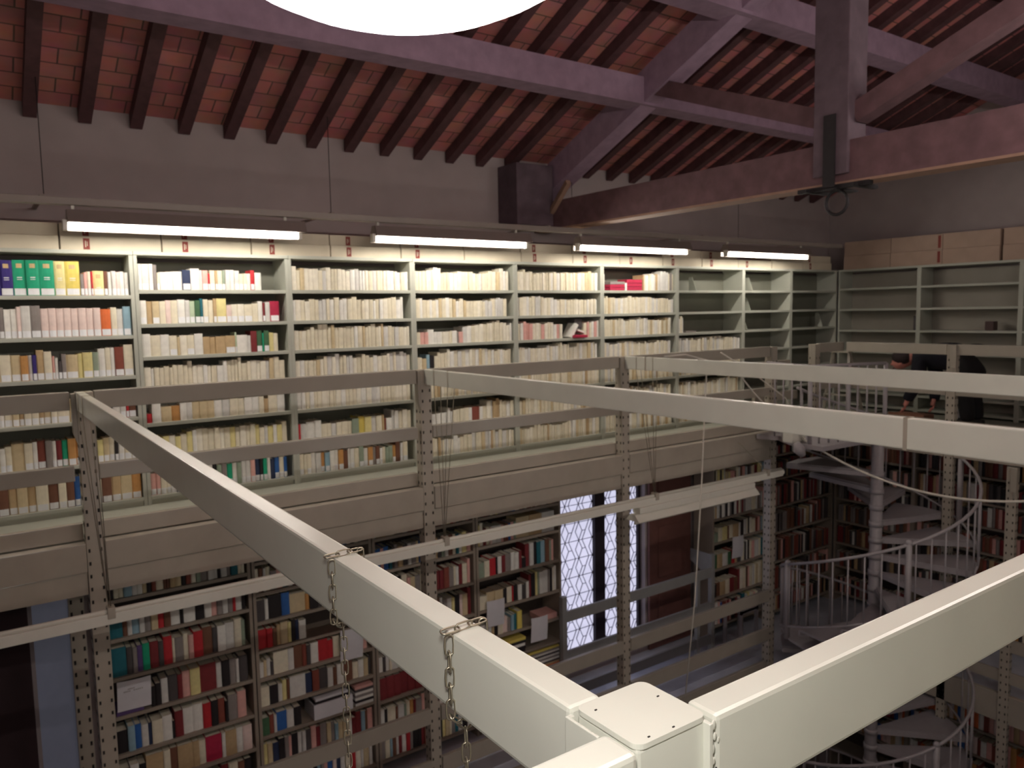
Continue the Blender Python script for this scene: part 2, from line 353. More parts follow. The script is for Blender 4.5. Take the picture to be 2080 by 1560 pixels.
# ------------------------------------------------------------------ rails
def railx(x0, x1, y, zt, h=.115, th=.04, name='guard_rail', mtl=None, label='', group='far gallery guard rails'):
    m = MB().box(x0, x1, y, y+th, zt-h, zt, c=.005)
    return tag(m.build(name, mtl or STEEL2), label, 'rail', group)
seg = ['left of the leftmost post', 'between leftmost and second post', 'between second and third post', 'between third post and stair-side post']
for i in range(4):
    a, b = PX[i]+.105, PX[i+1]-.035
    nm = seg[i]
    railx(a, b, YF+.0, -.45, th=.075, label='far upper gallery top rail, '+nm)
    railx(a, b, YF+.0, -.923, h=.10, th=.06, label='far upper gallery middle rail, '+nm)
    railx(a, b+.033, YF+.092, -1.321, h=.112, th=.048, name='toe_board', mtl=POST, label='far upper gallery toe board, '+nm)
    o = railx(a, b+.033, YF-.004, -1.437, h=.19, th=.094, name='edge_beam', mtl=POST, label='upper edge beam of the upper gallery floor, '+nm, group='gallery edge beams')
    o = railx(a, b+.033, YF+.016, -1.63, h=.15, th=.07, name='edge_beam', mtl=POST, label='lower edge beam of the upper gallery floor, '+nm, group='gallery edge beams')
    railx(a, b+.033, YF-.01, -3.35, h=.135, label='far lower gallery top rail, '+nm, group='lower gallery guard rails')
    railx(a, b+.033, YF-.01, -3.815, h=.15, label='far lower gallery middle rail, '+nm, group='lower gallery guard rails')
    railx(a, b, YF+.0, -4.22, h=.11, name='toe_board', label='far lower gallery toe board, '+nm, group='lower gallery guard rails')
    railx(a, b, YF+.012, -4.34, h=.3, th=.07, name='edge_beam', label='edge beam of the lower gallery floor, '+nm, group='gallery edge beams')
railx(8.565, 9.10, YF+.02, -.45, label='short top rail between corner post and end gallery')
railx(8.565, 9.10, YF+.02, -.923, h=.10, label='short middle rail between corner post and end gallery')
railx(8.565, 9.04, YF+.012, -1.437, h=.30, th=.06, name='edge_beam', mtl=POST, label='short edge beam behind the stair landing', group='gallery edge beams')
tag(MB().box(7.75, 8.44, 5.93, 5.98, -.745, -.655, c=.004).build('guard_rail', STEEL2), 'short white rail seen between stair-side post and corner post, upper', 'rail')
tag(MB().box(7.75, 8.60, 5.93, 5.98, -1.16, -1.05, c=.004).build('guard_rail', STEEL2), 'short white rail seen between stair-side post and corner post, lower', 'rail')
def raily(x, y0, y1, zt, h, label, name='guard_rail', th=.04, group='end gallery guard rails', mtl=None):
    return tag(MB().box(x, x+th, y0, y1, zt-h, zt, c=.005).build(name, mtl or STEEL2), label, 'rail', group)
for y0, y1, s_ in ((4.325, 5.55, 'left of its post'), (2.0, 4.215, 'right of its post')):
    raily(XG, y0, y1, -.45, .12, 'end gallery top rail, '+s_)
    raily(XG, y0, y1, -.93, .10, 'end gallery middle rail, '+s_)
    raily(XG+.02, y0, y1, -1.32, .105, 'end gallery toe board, '+s_, 'toe_board', mtl=POST)
    raily(XG, y0, y1, -1.437, .30, 'end gallery floor edge beam, '+s_, 'edge_beam', .06, 'gallery edge beams', POST)
raily(XG, 1.5, 4.2, -3.66, .14, 'lower end gallery top rail at the lower right')
raily(XG, 1.5, 4.2, -4.03, .13, 'lower end gallery middle rail at the lower right')
raily(XG, 1.5, 5.5, -4.30, .32, 'pale edge beam of the lower end gallery at the lower right', 'edge_beam', .06, 'gallery edge beams')
# near rails (run along x), top surface at -.45
tag(MB().box(NX1+.009, 2.85, YN-.056, YN-.012, -.567, -.45, c=.006).build('guard_rail', STEEL), 'nearest cream rail running from the capped post to the right', 'rail', 'near gallery guard rails')
tag(MB().box(-1.75, NX0-.006, YN-.056, YN-.008, -.567, -.45, c=.006).build('guard_rail', STEEL), 'nearest cream rail running down left from the capped post', 'rail', 'near gallery guard rails')
tag(MB().box(NX1+.034, 2.85, YN-.056, YN-.012, -1.03, -.93, c=.006).build('guard_rail', STEEL), 'near gallery middle rail right of the capped post, below the frame', 'rail', 'near gallery guard rails')
tag(MB().box(-1.75, NX0-.006, YN-.056, YN-.008, -1.03, -.93, c=.006).build('guard_rail', STEEL), 'near gallery middle rail left of the capped post, below the frame', 'rail', 'near gallery guard rails')
# cross beams (run along y)
tag(MB().box(.530, .578, YN+.055, 5.585, -.567, -.45, c=.006).build('cross_beam', STEEL), 'foreground cream cross beam from the capped post to leftmost far post', 'beam', 'cross beams over the void')
tag(MB().box(3.035, 3.083, YN+.055, 5.585, -.575, -.45, c=.006).build('cross_beam', STEEL), 'cross beam ending at the second far post, leaving the frame at right', 'beam', 'cross beams over the void')
tag(MB().box(5.275, 5.323, YN+.055, 5.585, -.575, -.45, c=.006).build('cross_beam', STEEL), 'farthest cross beam ending at the post by the lattice window', 'beam', 'cross beams over the void')
for bx, ys_ in ((3.035, (1.6,)), (5.275, (5.3,))):
    for y in ys_:
        tag(MB().box(bx-.003, bx+.051, y-.008, y+.008, -.578, -.447).build('joint_band', POST), {3.035: 'thin joint band around the second cross beam', 5.275: 'thin joint band around the farthest cross beam'}[bx], 'band')

# chains
def ring_path(x0, x1, y, zt, zb, r=.006):
    return [(x0-r, y, zb-r), (x0-r, y, zt+r), (x1+r, y, zt+r), (x1+r, y, zb-r)]
def chain(name, label, path, L=.042, wd=.02, r=.0022, mtl=None):
    m = MB(); pts = [Vector(p) for p in path]; seglen = [(pts[i+1]-pts[i]).length for i in range(len(pts)-1)]; tot = sum(seglen); n = max(2, int(tot/(L*.78)))
    def at(s):
        for i, l in enumerate(seglen):
            if s <= l or i == len(seglen)-1: return pts[i].lerp(pts[i+1], min(1, s/l)), (pts[i+1]-pts[i]).normalized()
            s -= l
    for i in range(n):
        p, d = at((i+.5)*tot/n)
        a = Vector((.3, 1, .2)).cross(d).normalized(); b = d.cross(a); sd = a if i % 2 else b
        path2 = []
        for k in range(12):
            t = 2*PI*k/12; cx, sx = math.cos(t), math.sin(t)
            path2.append(p+d*((L-wd)/2*(1 if cx > 0 else -1)*(abs(cx) > 1e-6)+wd/2*cx)+sd*wd/2*sx)
        m.tube(path2, r, 6, closed=True)
    return tag(m.build(name, mtl or ZINC), label, 'chain')
def wrap(y, x0, x1, zt, zb, down, yo=0):
    return [((x0+x1)/2, y+yo, down), ((x0+x1)/2, y+yo, zb-.03), (x0-.006, y, zb-.004), (x0-.006, y, zt+.006), (x1+.006, y+.004, zt+.006), (x1+.006, y+.004, zb-.02)]
chain('hanging_chain', 'small link chain looped over the foreground beam nearest the capped post', wrap(.915, .530, .578, -.45, -.567, -1.62, .01), L=.03, wd=.013, r=.0016)
chain('hanging_chain', 'small link chain looped over the foreground beam farther from capped post', wrap(1.345, .530, .578, -.45, -.567, -1.62, .03), L=.03, wd=.013, r=.0016)
# ------------------------------------------------------------------ lamps
def tube_fixture(x0, x1, y, zt, label, lit=True, group='fluorescent lamps over the bookcases', bare=False):
    F = thing('fluorescent_lamp', label, 'lamp', ((x0+x1)/2, y, zt), group)
    if bare:
        MB().box(x0-.03, x1+.03, y-.02, y+.02, zt+.05, zt+.12, c=.004).build('batten', LAMPW, F)
        MB().tube([(x0, y, zt), (x1, y, zt)], .017, 12).build('tube', TUBE_FILL if bare == 1 else TUBE_FILL_LOW, F)
        for xx in (x0-.03, x1+.0): MB().box(xx, xx+.03, y-.02, y+.02, zt-.022, zt+.05).build('tube_holder', LAMPW, F)
        return F
    m = MB(); m.extr([(x0-.0, y-.035, zt+.12), (x0, y+.035, zt+.12), (x0, y+.075, zt+.03), (x0, y-.075, zt+.03)], (x1-x0+.06, 0, 0)); 
    if lit: m.box(x0, x1+.06, y+.062, y+.075, zt-.016, zt+.032)
    m.build('reflector', REFL if lit else LAMPW, F)
    MB().tube([(x0, y-.02, zt), (x1, y-.02, zt)], .017, 12).build('tube', TUBE if lit else LAMPW, F)
    for xx in (x0-.03, x1+.0): MB().box(xx, xx+.03, y-.045, y+.005, zt-.022, zt+.05, c=.004).build('tube_holder', LAMPW, F)
    for xx in (x0+.03, x1-.1):
        MB().box(xx, xx+.02, y-.01, y+.01, zt+.12, zt+.15).build('bracket', LAMPW, F)
    return F
LY = 6.10
tl = ['leftmost lit fluorescent tube above the long bookcases', 'second lit fluorescent tube from the left above the long bookcases', 'third lit fluorescent tube from the left above the long bookcases', 'rightmost lit fluorescent tube above the empty bookcases']
for (a, b), l in zip(((.60, 2.20), (2.87, 4.44), (5.12, 6.69), (7.39, 8.96)), tl): tube_fixture(a, b, LY, .635, l)
tube_fixture(-1.65, -.05, LY, .635, 'lit fluorescent tube beyond the left frame edge')
tr = thing('lamp_trunking', 'long grey trunking carrying the lit tubes above the long bookcases', 'lamp track', (4, LY, .78))
MB().box(-3.9, 9.75, LY-.035, LY+.035, .785, .835, c=.004).build('channel', LAMPG, tr)
for x in (-1, .45, 2.5, 4.75, 7.0, 9.3): MB().box(x, x+.03, LY, YW, .835, .85).build('wall_arm', LAMPG, tr)
for x, k in ((.5, 'leftmost'), (2.62, 'second'), (5.3, 'third'), (8, 'fourth')):
    tag(MB().tube([(x, LY+.3, .87), (x, LY+.3, roofz(6.4)-.12)], .003, 6).build('suspension_wire', IRON), k+' thin wire rising from lamp trunking to the rafters', 'wire')
# unseen tubes added as fill, over the void and below the near gallery
for a, l in ((.9, 'lit fluorescent tube of the near side, beyond the right edge'), (3.3, 'second added fill tube over the void, beyond the right edge'), (5.7, 'third added fill tube over the void, beyond the right edge')):
    tube_fixture(a, a+1.57, 1.0, 1.35, l, group='added fill tubes over the void', bare=True)
tr = tag(MB().box(-3.9, 9.7, .985, 1.015, 1.56, 1.60).build('lamp_trunking', LAMPG), 'grey trunking of the added fill tubes, above the void outside the frame', 'lamp track')
for a, k in ((1.2, 'first'), (3.6, 'second'), (6.0, 'third')):
    tube_fixture(a, a+1.57, .95, -1.97, k+' added bare fill tube hanging below the near gallery edge, outside the frame', group='added fill tubes below the near gallery', bare=2)  # out of view, added to brighten the lower bookcases
tag(MB().box(-2, 9.0, .91, .99, -1.85, -1.80).build('lamp_trunking', LAMPG), 'grey trunking of the added fill tubes below the near gallery, outside the frame', 'lamp track')
# lower hanging track
TY, TZ = 5.2, -1.78
tk = thing('hanging_lamp_track', 'long white lamp track hung on wires below the cross beams', 'lamp track', (3.6, TY, TZ-.05))
MB().box(-3.5, 7.26, TY-.03, TY+.03, TZ-.075, TZ-.008, c=.004).build('channel', LAMPW, tk)
MB().tube([(-3.5, TY, TZ), (7.26, TY, TZ)], .016, 8).build('top_conduit', LAMPW, tk)
MB().ball((7.27, TY, TZ-.035), .036, sq=(.8, 1, 1)).build('end_cap', LAMPW, tk)
cl = MB()
for x in (.60, 2.97, 5.30, 7.0): cl.box(x-.022, x+.022, TY-.036, TY+.036, TZ-.04, TZ+.03, c=.004)
cl.build('wire_clamps', POST, tk)
F = thing('unlit_lamp', 'unlit white twin batten lamp on the hanging track beside the shutter', 'lamp', (5.9, TY, TZ-.2))
MB().box(5.05, 6.75, TY-.05, TY+.05, TZ-.135, TZ-.075, c=.006).build('housing', LAMPW, F)
m = MB(); m.extr([(5.0, TY-.03, TZ-.135), (5.0, TY+.03, TZ-.135), (5.0, TY+.09, TZ-.20), (5.0, TY-.09, TZ-.20)], (1.78, 0, 0)); m.build('reflector', LAMPW, F)
MB().tube([(5.0, TY-.03, TZ-.215), (6.78, TY-.03, TZ-.215)], .014, 10).build('tube', LAMPW, F)
for bx, x, lab in ((.554, .60, 'leftmost thin wire loop hanging the lamp track from foreground beam'), (3.06, 2.97, 'thin wire loop hanging the lamp track from the second cross beam'), (5.30, 5.30, 'thin wire loop hanging the lamp track from the farthest cross beam')):
    m = MB(); z0 = TZ+.02
    for dy in (0, .22):
        m.tube([(x, TY, z0), (bx+.03, TY+dy, -.575), (bx+.03, TY+dy, -.445), (bx-.03, TY+dy, -.445), (bx-.03, TY+dy, -.575), (x-.01, TY, z0)], .0028, 6)
    tag(m.build('suspension_wire', ZINC), lab, 'wire')
tag(MB().tube([(7.0, TY, TZ+.02), (7.0, 5.58, -1.5)], .003, 6).build('suspension_wire', ZINC), 'short wire holding the right end of the lamp track', 'wire')
# hanging rope
tag(MB().tube([(5.24, 4.62, -.442), (5.33, 4.6, -.45), (5.33, 4.6, -.6), (5.27, 4.6, -1.6), (5.19, 4.6, -2.6), (5.07, 4.6, -3.45)], .006, 8).build('rope', ROPE), 'pale cord hanging straight down from the farthest cross beam past the shutter', 'rope')
tag(MB().tube([(5.22, 5.0, -.43), (5.5, 5.0, -.425), (5.9, 5.1, -.50), (6.4, 5.15, -.62), (6.7, 5.15, -.88), (6.95, 5.05, -1.15), (7.1, 5.0, -1.32)], .008, 8).build('electric_cable', ROPE), 'white cable sagging from farthest cross beam down to the junction box', 'cable')
pts = []
for k in range(25):
    t = k/24; p0 = Vector((7.20, 4.905, -1.39)); p1 = Vector((7.4, 2.0, -1.40)); p = p0.lerp(p1, t); p.z -= .42*4*t*(1-t)*.9; pts.append(p)
tag(MB().tube(pts, .011, 8).build('electric_cable', ROPE), 'thick white cable sagging in front of the spiral stair', 'cable')
J = thing('junction_box', 'cream junction box with cables at the end of the far gallery', 'junction box', (7.18, 4.98, -1.44))
MB().box(7.06, 7.30, 4.92, 5.05, -1.44, -1.31, c=.02).build('box_body', LAMPW, J)
MB().tube([(7.04, 4.86, -1.42), (7.06, 4.84, -1.49), (7.10, 4.82, -1.56)], [.035, .065, .03], 12).build('cable_gland', STAIR, J)
tag(MB().tube([(6.6, 5.5, -.47), (7.0, 5.4, -.70), (7.35, 5.22, -1.0), (7.42, 5.1, -1.25), (7.28, 5.0, -1.37)], .007, 8).build('electric_cable', ROPE), 'thin white cable crossing the stair-side post to the junction box', 'cable')
# glowing globe above the camera
GD = (CF+(790-1040)/FPX*CR-(-735-780)/FPX*CU).normalized()*.25
G = thing('globe_lamp', 'blown-out glowing round lamp hanging close overhead at the top edge', 'lamp', tuple(GD))
MB().ball(tuple(GD), .083, nu=48, nv=32).build('glass_globe', GLOBE, G)
MB().tube([(GD.x, GD.y, GD.z+.07), (GD.x, GD.y, GD.z+.13)], .025, 12).build('socket', LAMPW, G)
MB().tube([(GD.x, GD.y, GD.z+.13), (GD.x, GD.y, roofz(GD.y)-.02)], .004, 6).build('cord', IRON, G)

# ------------------------------------------------------------------ bookcases
BK = [(-1.31, -.13), (-.13, 1.05)]
UX = [1.0524, 2.2394, 3.413, 4.5842, 5.7609, 6.9548, 8.1794, 9.1808, 10.256]
ROW0 = [.185, -.115, -.42, -.74, -1.06, -1.37]
ROWN = [.225, -.035, -.285, -.54, -.80, -1.07, -1.37]
def bookcase(x0, x1, rows, ztop, zbot, label, group, mf=SHELF, mb_=SHELFB, y0=YS, depth=.32, name='bookcase', side='both'):
    B = thing(name, label, 'bookcase', ((x0+x1)/2, y0+depth/2, zbot), group)
    t = .026
    MB().box(x0, x0+t, y0, y0+depth, zbot, ztop).build('side_panel', mf, B)
    MB().box(x1-t, x1, y0, y0+depth, zbot, ztop).build('side_panel', mf, B)
    MB().box(x0+t, x1-t, y0+depth-.012, y0+depth, zbot, ztop-.03).build('back_panel', mb_, B)
    MB().box(x0, x1, y0-.01, y0+depth, ztop, ztop+.028, c=.003).build('top_panel', mf, B)
    for z in rows:
        MB().box(x0+t+.001, x1-t-.001, y0, y0+depth-.013, z-.028, z, c=.002).build('shelf', mf, B)
    return B
blab = ['bookcase beyond the left frame edge', 'leftmost upper bookcase with colourful volumes on its top shelf', 'second upper bookcase from left, with white-stickered books', 'third upper bookcase from left, full of cream books', 'fourth upper bookcase from left, full of cream books', 'fifth upper bookcase from left, with a fallen crimson book', 'sixth upper bookcase, with red folders lying on the top shelf', 'upper bookcase with empty top shelves and books lower down', 'narrow empty upper bookcase with a few bookends', 'dark empty upper bookcase in the corner']
ub = [BK[0], BK[1]]+[(UX[i], UX[i+1]) for i in range(8)]
for i, (a, b) in enumerate(ub):
    rows = ROW0 if i < 2 else ROWN
    B = bookcase(a+.0005, b-.0005, rows, .486, DU, blab[i], 'upper bookcases along the long wall')
    MB().box(a+.03, b-.03, YS+.01, YS+.03, DU, rows[-1]-.03).build('plinth', SHELF, B)
# end wall bookcases (rotated)
def bookcase_y(ya, yb, rows, ztop, zbot, label, group, mf=SHELF, mb_=SHELFB, x0=XE, depth=.32):
    B = thing('bookcase', label, 'bookcase', (x0+depth/2, (ya+yb)/2, zbot), group); t = .026
    MB().box(x0, x0+depth, ya, ya+t, zbot, ztop).build('side_panel', mf, B)
    MB().box(x0, x0+depth, yb-t, yb, zbot, ztop).build('side_panel', mf, B)
    MB().box(x0+depth-.012, x0+depth, ya+t, yb-t, zbot, ztop-.03).build('back_panel', mb_, B)
    MB().box(x0-.01, x0+depth, ya, yb, ztop, ztop+.028).build('top_panel', mf, B)
    for z in rows: MB().box(x0, x0+depth-.013, ya+t+.001, yb-t-.001, z-.028, z, c=.002).build('shelf', mf, B)
    return B
RE = [.25, -.04, -.335, -.63, -.92, -1.2, -1.38]
SHB2 = mat('pale_shelf_back', (150, 144, 134), .6, noise=.05, scale=4)
YE = [(5.28, 6.43), (4.07, 5.279), (2.86, 4.069), (1.65, 2.859)]
for (a, b), l in zip(YE, ['empty end wall bookcase in the corner', 'empty end wall bookcase behind the bending person', 'empty end wall bookcase at the right frame edge', 'end wall bookcase outside the right frame edge']):
    bookcase_y(a, b, RE, .486, DU, l, 'upper bookcases along the end wall', mb_=SHB2)
# lower bookcases
MR = {0: [-2.13, -2.44, -2.75, -3.06, -3.37, -3.67, -3.97, -4.24], 1: [-2.06, -2.33, -2.58, -2.83, -3.08, -3.34, -3.60, -3.90, -4.22], 2: [-2.06, -2.38, -2.70, -3.03, -3.36, -3.63, -3.90, -4.22], 3: [-2.06, -2.36, -2.69, -3.03, -3.34, -3.60, -3.86, -4.22], 4: [-2.0, -2.33, -2.69, -3.0, -3.35, -3.73, -4.1], 5: [-2.0, -2.33, -2.72, -3.09, -3.5, -3.9, -4.2]}
MX = [(.70, 1.80), (1.81, 2.90), (2.91, 4.03), (4.04, 5.13), (7.61, 8.84), (8.85, 10.25)]
mlab = ['leftmost lower bookcase with a white notice on its shelf', 'second lower bookcase from left, with boxes and loose sheets', 'third lower bookcase from left, with a dark red set', 'lower bookcase directly left of the lattice window', 'lower bookcase right of the red-brown shutter', 'dark lower bookcase behind the spiral stair']
MBAY = ['leftmost lower bookcase', 'second lower bookcase', 'third lower bookcase', 'lower bookcase left of lattice window', 'lower bookcase right of shutter', 'lower bookcase behind spiral stair']
for i, (a, b) in enumerate(MX):
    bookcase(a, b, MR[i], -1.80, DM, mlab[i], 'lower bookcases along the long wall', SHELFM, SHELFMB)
for (a, b), l in zip(YE, ['lower end wall bookcase in the corner behind the stair', 'lower end wall bookcase behind the stair pole', 'lower end wall bookcase with orange and white spines at right edge', 'lower end wall bookcase outside the right edge']):
    bookcase_y(a, b, [-2.16, -2.49, -2.79, -3.12, -3.45, -3.8, -4.2], -1.80, DM, l, 'lower bookcases along the end wall', SHELFM, SHELFMB)
for (a, b), l in zip(YE, ['ground floor bookcase in the far corner', 'ground floor bookcase below the stair', 'ground floor bookcase with reddish volumes at the lower right corner', 'ground floor bookcase outside the lower right corner']):
    bookcase_y(a, b, [-5.1, -5.45, -5.8, -6.2, -6.6, -7.0], -4.75, DG, l, 'ground floor bookcases at the end wall', SHELFM, SHELFMB)
# near side and left upper bookcases (behind the camera)
for k in range(4):
    bookcase(-1.6+k*1.3, -.31+k*1.3, [.2, -.1, -.4, -.7, -1.0, -1.37], .486, DU, ['first', 'second', 'third', 'fourth'][k]+' bookcase behind the camera on the near side', 'bookcases behind the camera', y0=-.68, depth=.3)

# ------------------------------------------------------------------ books
PAL = {
 'W': ('white', (232, 230, 222)), 'w': ('pale grey', (214, 212, 206)), 'C': ('cream', (228, 220, 196)), 'c': ('pale cream', (236, 230, 212)), 'I': ('ivory', (222, 214, 190)),
 'T': ('tan', (190, 164, 124)), 't': ('light tan', (208, 190, 152)), 'Y': ('pale yellow', (226, 214, 150)), 'y': ('yellow', (226, 206, 104)), 'O': ('orange', (222, 112, 58)), 'o': ('ochre', (196, 144, 84)),
 'R': ('red', (188, 40, 48)), 'r': ('dark red', (124, 40, 44)), 'm': ('crimson', (176, 34, 70)), 'P': ('pink', (222, 170, 160)), 'p': ('pinkish white', (230, 208, 200)),
 'B': ('navy blue', (52, 38, 118)), 'b': ('blue', (44, 96, 164)), 'N': ('dark blue', (40, 52, 84)), 'L': ('light blue', (144, 176, 190)), 'l': ('turquoise', (74, 160, 176)),
 'G': ('green', (20, 160, 118)), 'g': ('dark green', (66, 104, 72)), 'h': ('grey green', (146, 160, 140)), 'K': ('black', (34, 28, 30)), 'k': ('dark grey', (76, 70, 70)), 'x': ('grey', (140, 132, 128)),
 'n': ('brown', (116, 76, 56)), 'q': ('red-brown', (134, 68, 54)), 'v': ('purple', (92, 70, 120)), 'u': ('teal', (30, 104, 116)), 'e': ('pale green', (188, 206, 176))}
KEYS = list(PAL); BMAT = [mat('book_'+PAL[k][0].replace(' ', '_').replace('-', '_'), PAL[k][1], .65, noise=.07, scale=25) for k in KEYS]
BI = {k: i for i, k in enumerate(KEYS)}; NB = len(KEYS)
ALLM = BMAT+[PAGES, LABELW, TAN]
rnd = random.Random(7)
SPEC = []
def add_row(place, shelf, x0, x1, z, seq=None, pal=None, wr=(.025, .05), hr=(.17, .21), sticker=0, yf=YS+.012, right=False, hmax=.25, plane='y', maxn=200):
    """fill one shelf; seq: list of (colour key, width, height)"""
    x = x0; n = 0; row = []
    lim = hmax
    base = rnd.uniform(*hr); run = 0
    i = 0
    while x < x1 and n < maxn:
        if seq and i < len(seq): k, w_, h = seq[i]; 
        elif seq and pal is None: break
        else:
            if run <= 0: base = rnd.uniform(*hr); run = rnd.randint(2, 7)
            run -= 1
            k = rnd.choice(pal); w_ = rnd.uniform(*wr); h = base+rnd.uniform(-.006, .010)
            if rnd.random() < .12: h += .02
        i += 1
        if k == ' ': x += w_; continue
        if x+w_ > x1: break
        tilt = 0
        row.append(dict(k=k, x=x, z=z, w=w_-.0015, h=min(h, lim), d=rnd.uniform(.13, .19), yf=yf+rnd.uniform(0, .018), tilt=tilt, st=(rnd.random() < sticker), place=place, shelf=shelf, plane=plane))
        x += w_; n += 1
    N = len(row)
    for j, b in enumerate(row):
        b['pos'] = '%s from %s' % (ordw(N-j if right else j+1), 'right' if right else 'left'); SPEC.append(b)
def S(t): 
    out = []
    for a in t.split():
        k, w_, h = a.split(','); out.append((k if k != '_' else ' ', float(w_)*.00128, float(h)*.0012))
    return out
LP = 'leftmost upper bookcase'
S00 = S('o,22,208 C,28,205 q,30,200 q,32,200 B,60,205 B,60,205 G,62,208 G,62,208 G,72,208 Y,54,205 y,72,205 x,18,130 P,18,140 C,18,145 R,12,145 Y,56,150 n,20,150 W,20,145 w,22,150 p,20,145 W,24,148 w,22,142')
S01 = S('C,18,180 k,22,180 W,18,170 l,50,180 w,26,190 w,22,180 x,24,180 W,30,170 W,30,172 p,20,185 w,44,190 x,48,190 p,37,172 p,37,174 p,37,172 p,37,174 p,37,172 p,40,174 p,37,172 p,37,174 O,52,165 C,32,175 w,34,165 L,40,180')
S02 = S('T,26,165 C,90,160 t,34,160 C,50,158 t,46,155 o,36,150 w,20,150 B,20,152 T,36,180 C,38,170 P,14,140 W,16,130 k,18,110 x,22,150 t,60,145 Y,24,150 Y,50,155 h,30,155 W,36,175 C,28,180 W,22,180 q,48,182 C,50,195')
S03 = S('C,60,140 t,40,140 n,20,150 W,30,150 R,14,140 w,30,150 C,30,145 t,40,150 k,20,140 W,40,150 w,30,160 R,16,150 n,40,150')
S04 = S('C,30,150 t,60,165 C,40,160 W,22,165 q,40,170 x,30,165 W,22,160 r,28,160 G,30,160 o,40,165 o,40,165 T,30,170 W,40,175 Y,30,140 t,30,150 C,30,150 K,20,110 W,30,140 C,40,150 w,40,145')
S05 = S('O,22,170 o,30,175 n,50,180 T,40,175 t,50,185 T,40,185 C,60,170 n,50,190 C,40,190 n,40,185 b,30,185 C,40,185 N,50,170 C,22,150 n,50,185 T,50,190 t,60,190 o,50,190')
for r, (sq, z) in enumerate(zip((S00, S01, S02, S03, S04, S05), ROW0)):
    tot = sum(s[1] for s in sq)
    xs = 1.015-tot
    while xs > .12:
        k_, w_, h_ = rnd.choice('CtTWwnCI'), rnd.uniform(.03, .05), rnd.uniform(.15, .20); sq = [(k_, w_, h_)]+sq; xs -= w_; tot += w_
    if xs < -.09: 
        f = 1.1/tot; sq = [(a, b*f, c) for a, b, c in sq]; xs = -.09
    add_row(LP, r, xs, 1.02, z, sq, sticker=.9, right=True, wr=(.02, .05))
L2 = 'second upper bookcase'
S10 = S('W,20,165 w,40,165 W,22,165 x,22,160 C,14,110 W,40,115 W,34,118 W,54,120 N,48,130 W,52,140 w,18,130 P,34,130 R,12,110 C,30,130 T,14,130 C,30,130 h,20,130 w,30,135 W,24,135 w,30,130 C,26,110 C,22,112 W,24,112 R,26,135 W,40,118')
S11 = S('W,36,150 T,30,145 t,40,145 C,34,145 p,30,150 C,40,150 W,44,155 w,26,150 e,30,145 g,30,150 u,20,160 C,30,155 C,30,150 T,20,160 Y,60,160 p,30,115 c,40,120 c,40,122 C,50,120 C,40,125 W,30,140 r,16,130 w,30,135 m,60,140')
S12 = S('W,46,145 C,56,135 W,50,138 C,44,130 t,16,120 c,40,130 C,44,130 W,50,138 T,40,115 T,38,112 T,60,115 T,60,118 e,12,140 W,66,120 w,20,115 r,40,145 g,36,150 G,10,130 g,34,145 Y,30,130 C,30,125 T,50,120')
S15 = S('R,30,60 W,50,125 t,60,100 o,50,100 W,36,115 w,36,115 t,44,115 t,44,115 t,44,115 W,50,115 w,44,115 C,50,118 C,44,115 W,50,118 W,44,118 C,30,118 T,30,100 C,60,120 W,50,120')
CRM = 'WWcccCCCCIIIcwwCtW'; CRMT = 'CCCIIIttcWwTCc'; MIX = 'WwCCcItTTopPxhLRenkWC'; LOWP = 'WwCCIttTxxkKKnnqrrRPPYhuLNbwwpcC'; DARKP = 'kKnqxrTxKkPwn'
add_row(L2, 0, 1.085, 2.20, ROWN[0], S10, sticker=.6)
add_row(L2, 1, 1.085, 2.20, ROWN[1], S11, sticker=.5)
add_row(L2, 2, 1.085, 2.20, ROWN[2], S12, sticker=.2)
add_row(L2, 3, 1.085, 2.20, ROWN[3], None, CRM, (.022, .05), (.16, .20))
add_row(L2, 4, 1.085, 2.20, ROWN[4], S15, CRM, (.03, .05), (.14, .17))
add_row(L2, 5, 1.085, 2.20, ROWN[5], None, 'wWCCCIIIYcc', (.03, .05), (.15, .19))
add_row(L2, 6, 1.085, 2.20, ROWN[6], None, 'hLoWwxGCPNRKIbtW', (.025, .045), (.17, .2), sticker=.9)
NM = ['third', 'fourth', 'fifth', 'sixth', 'seventh']
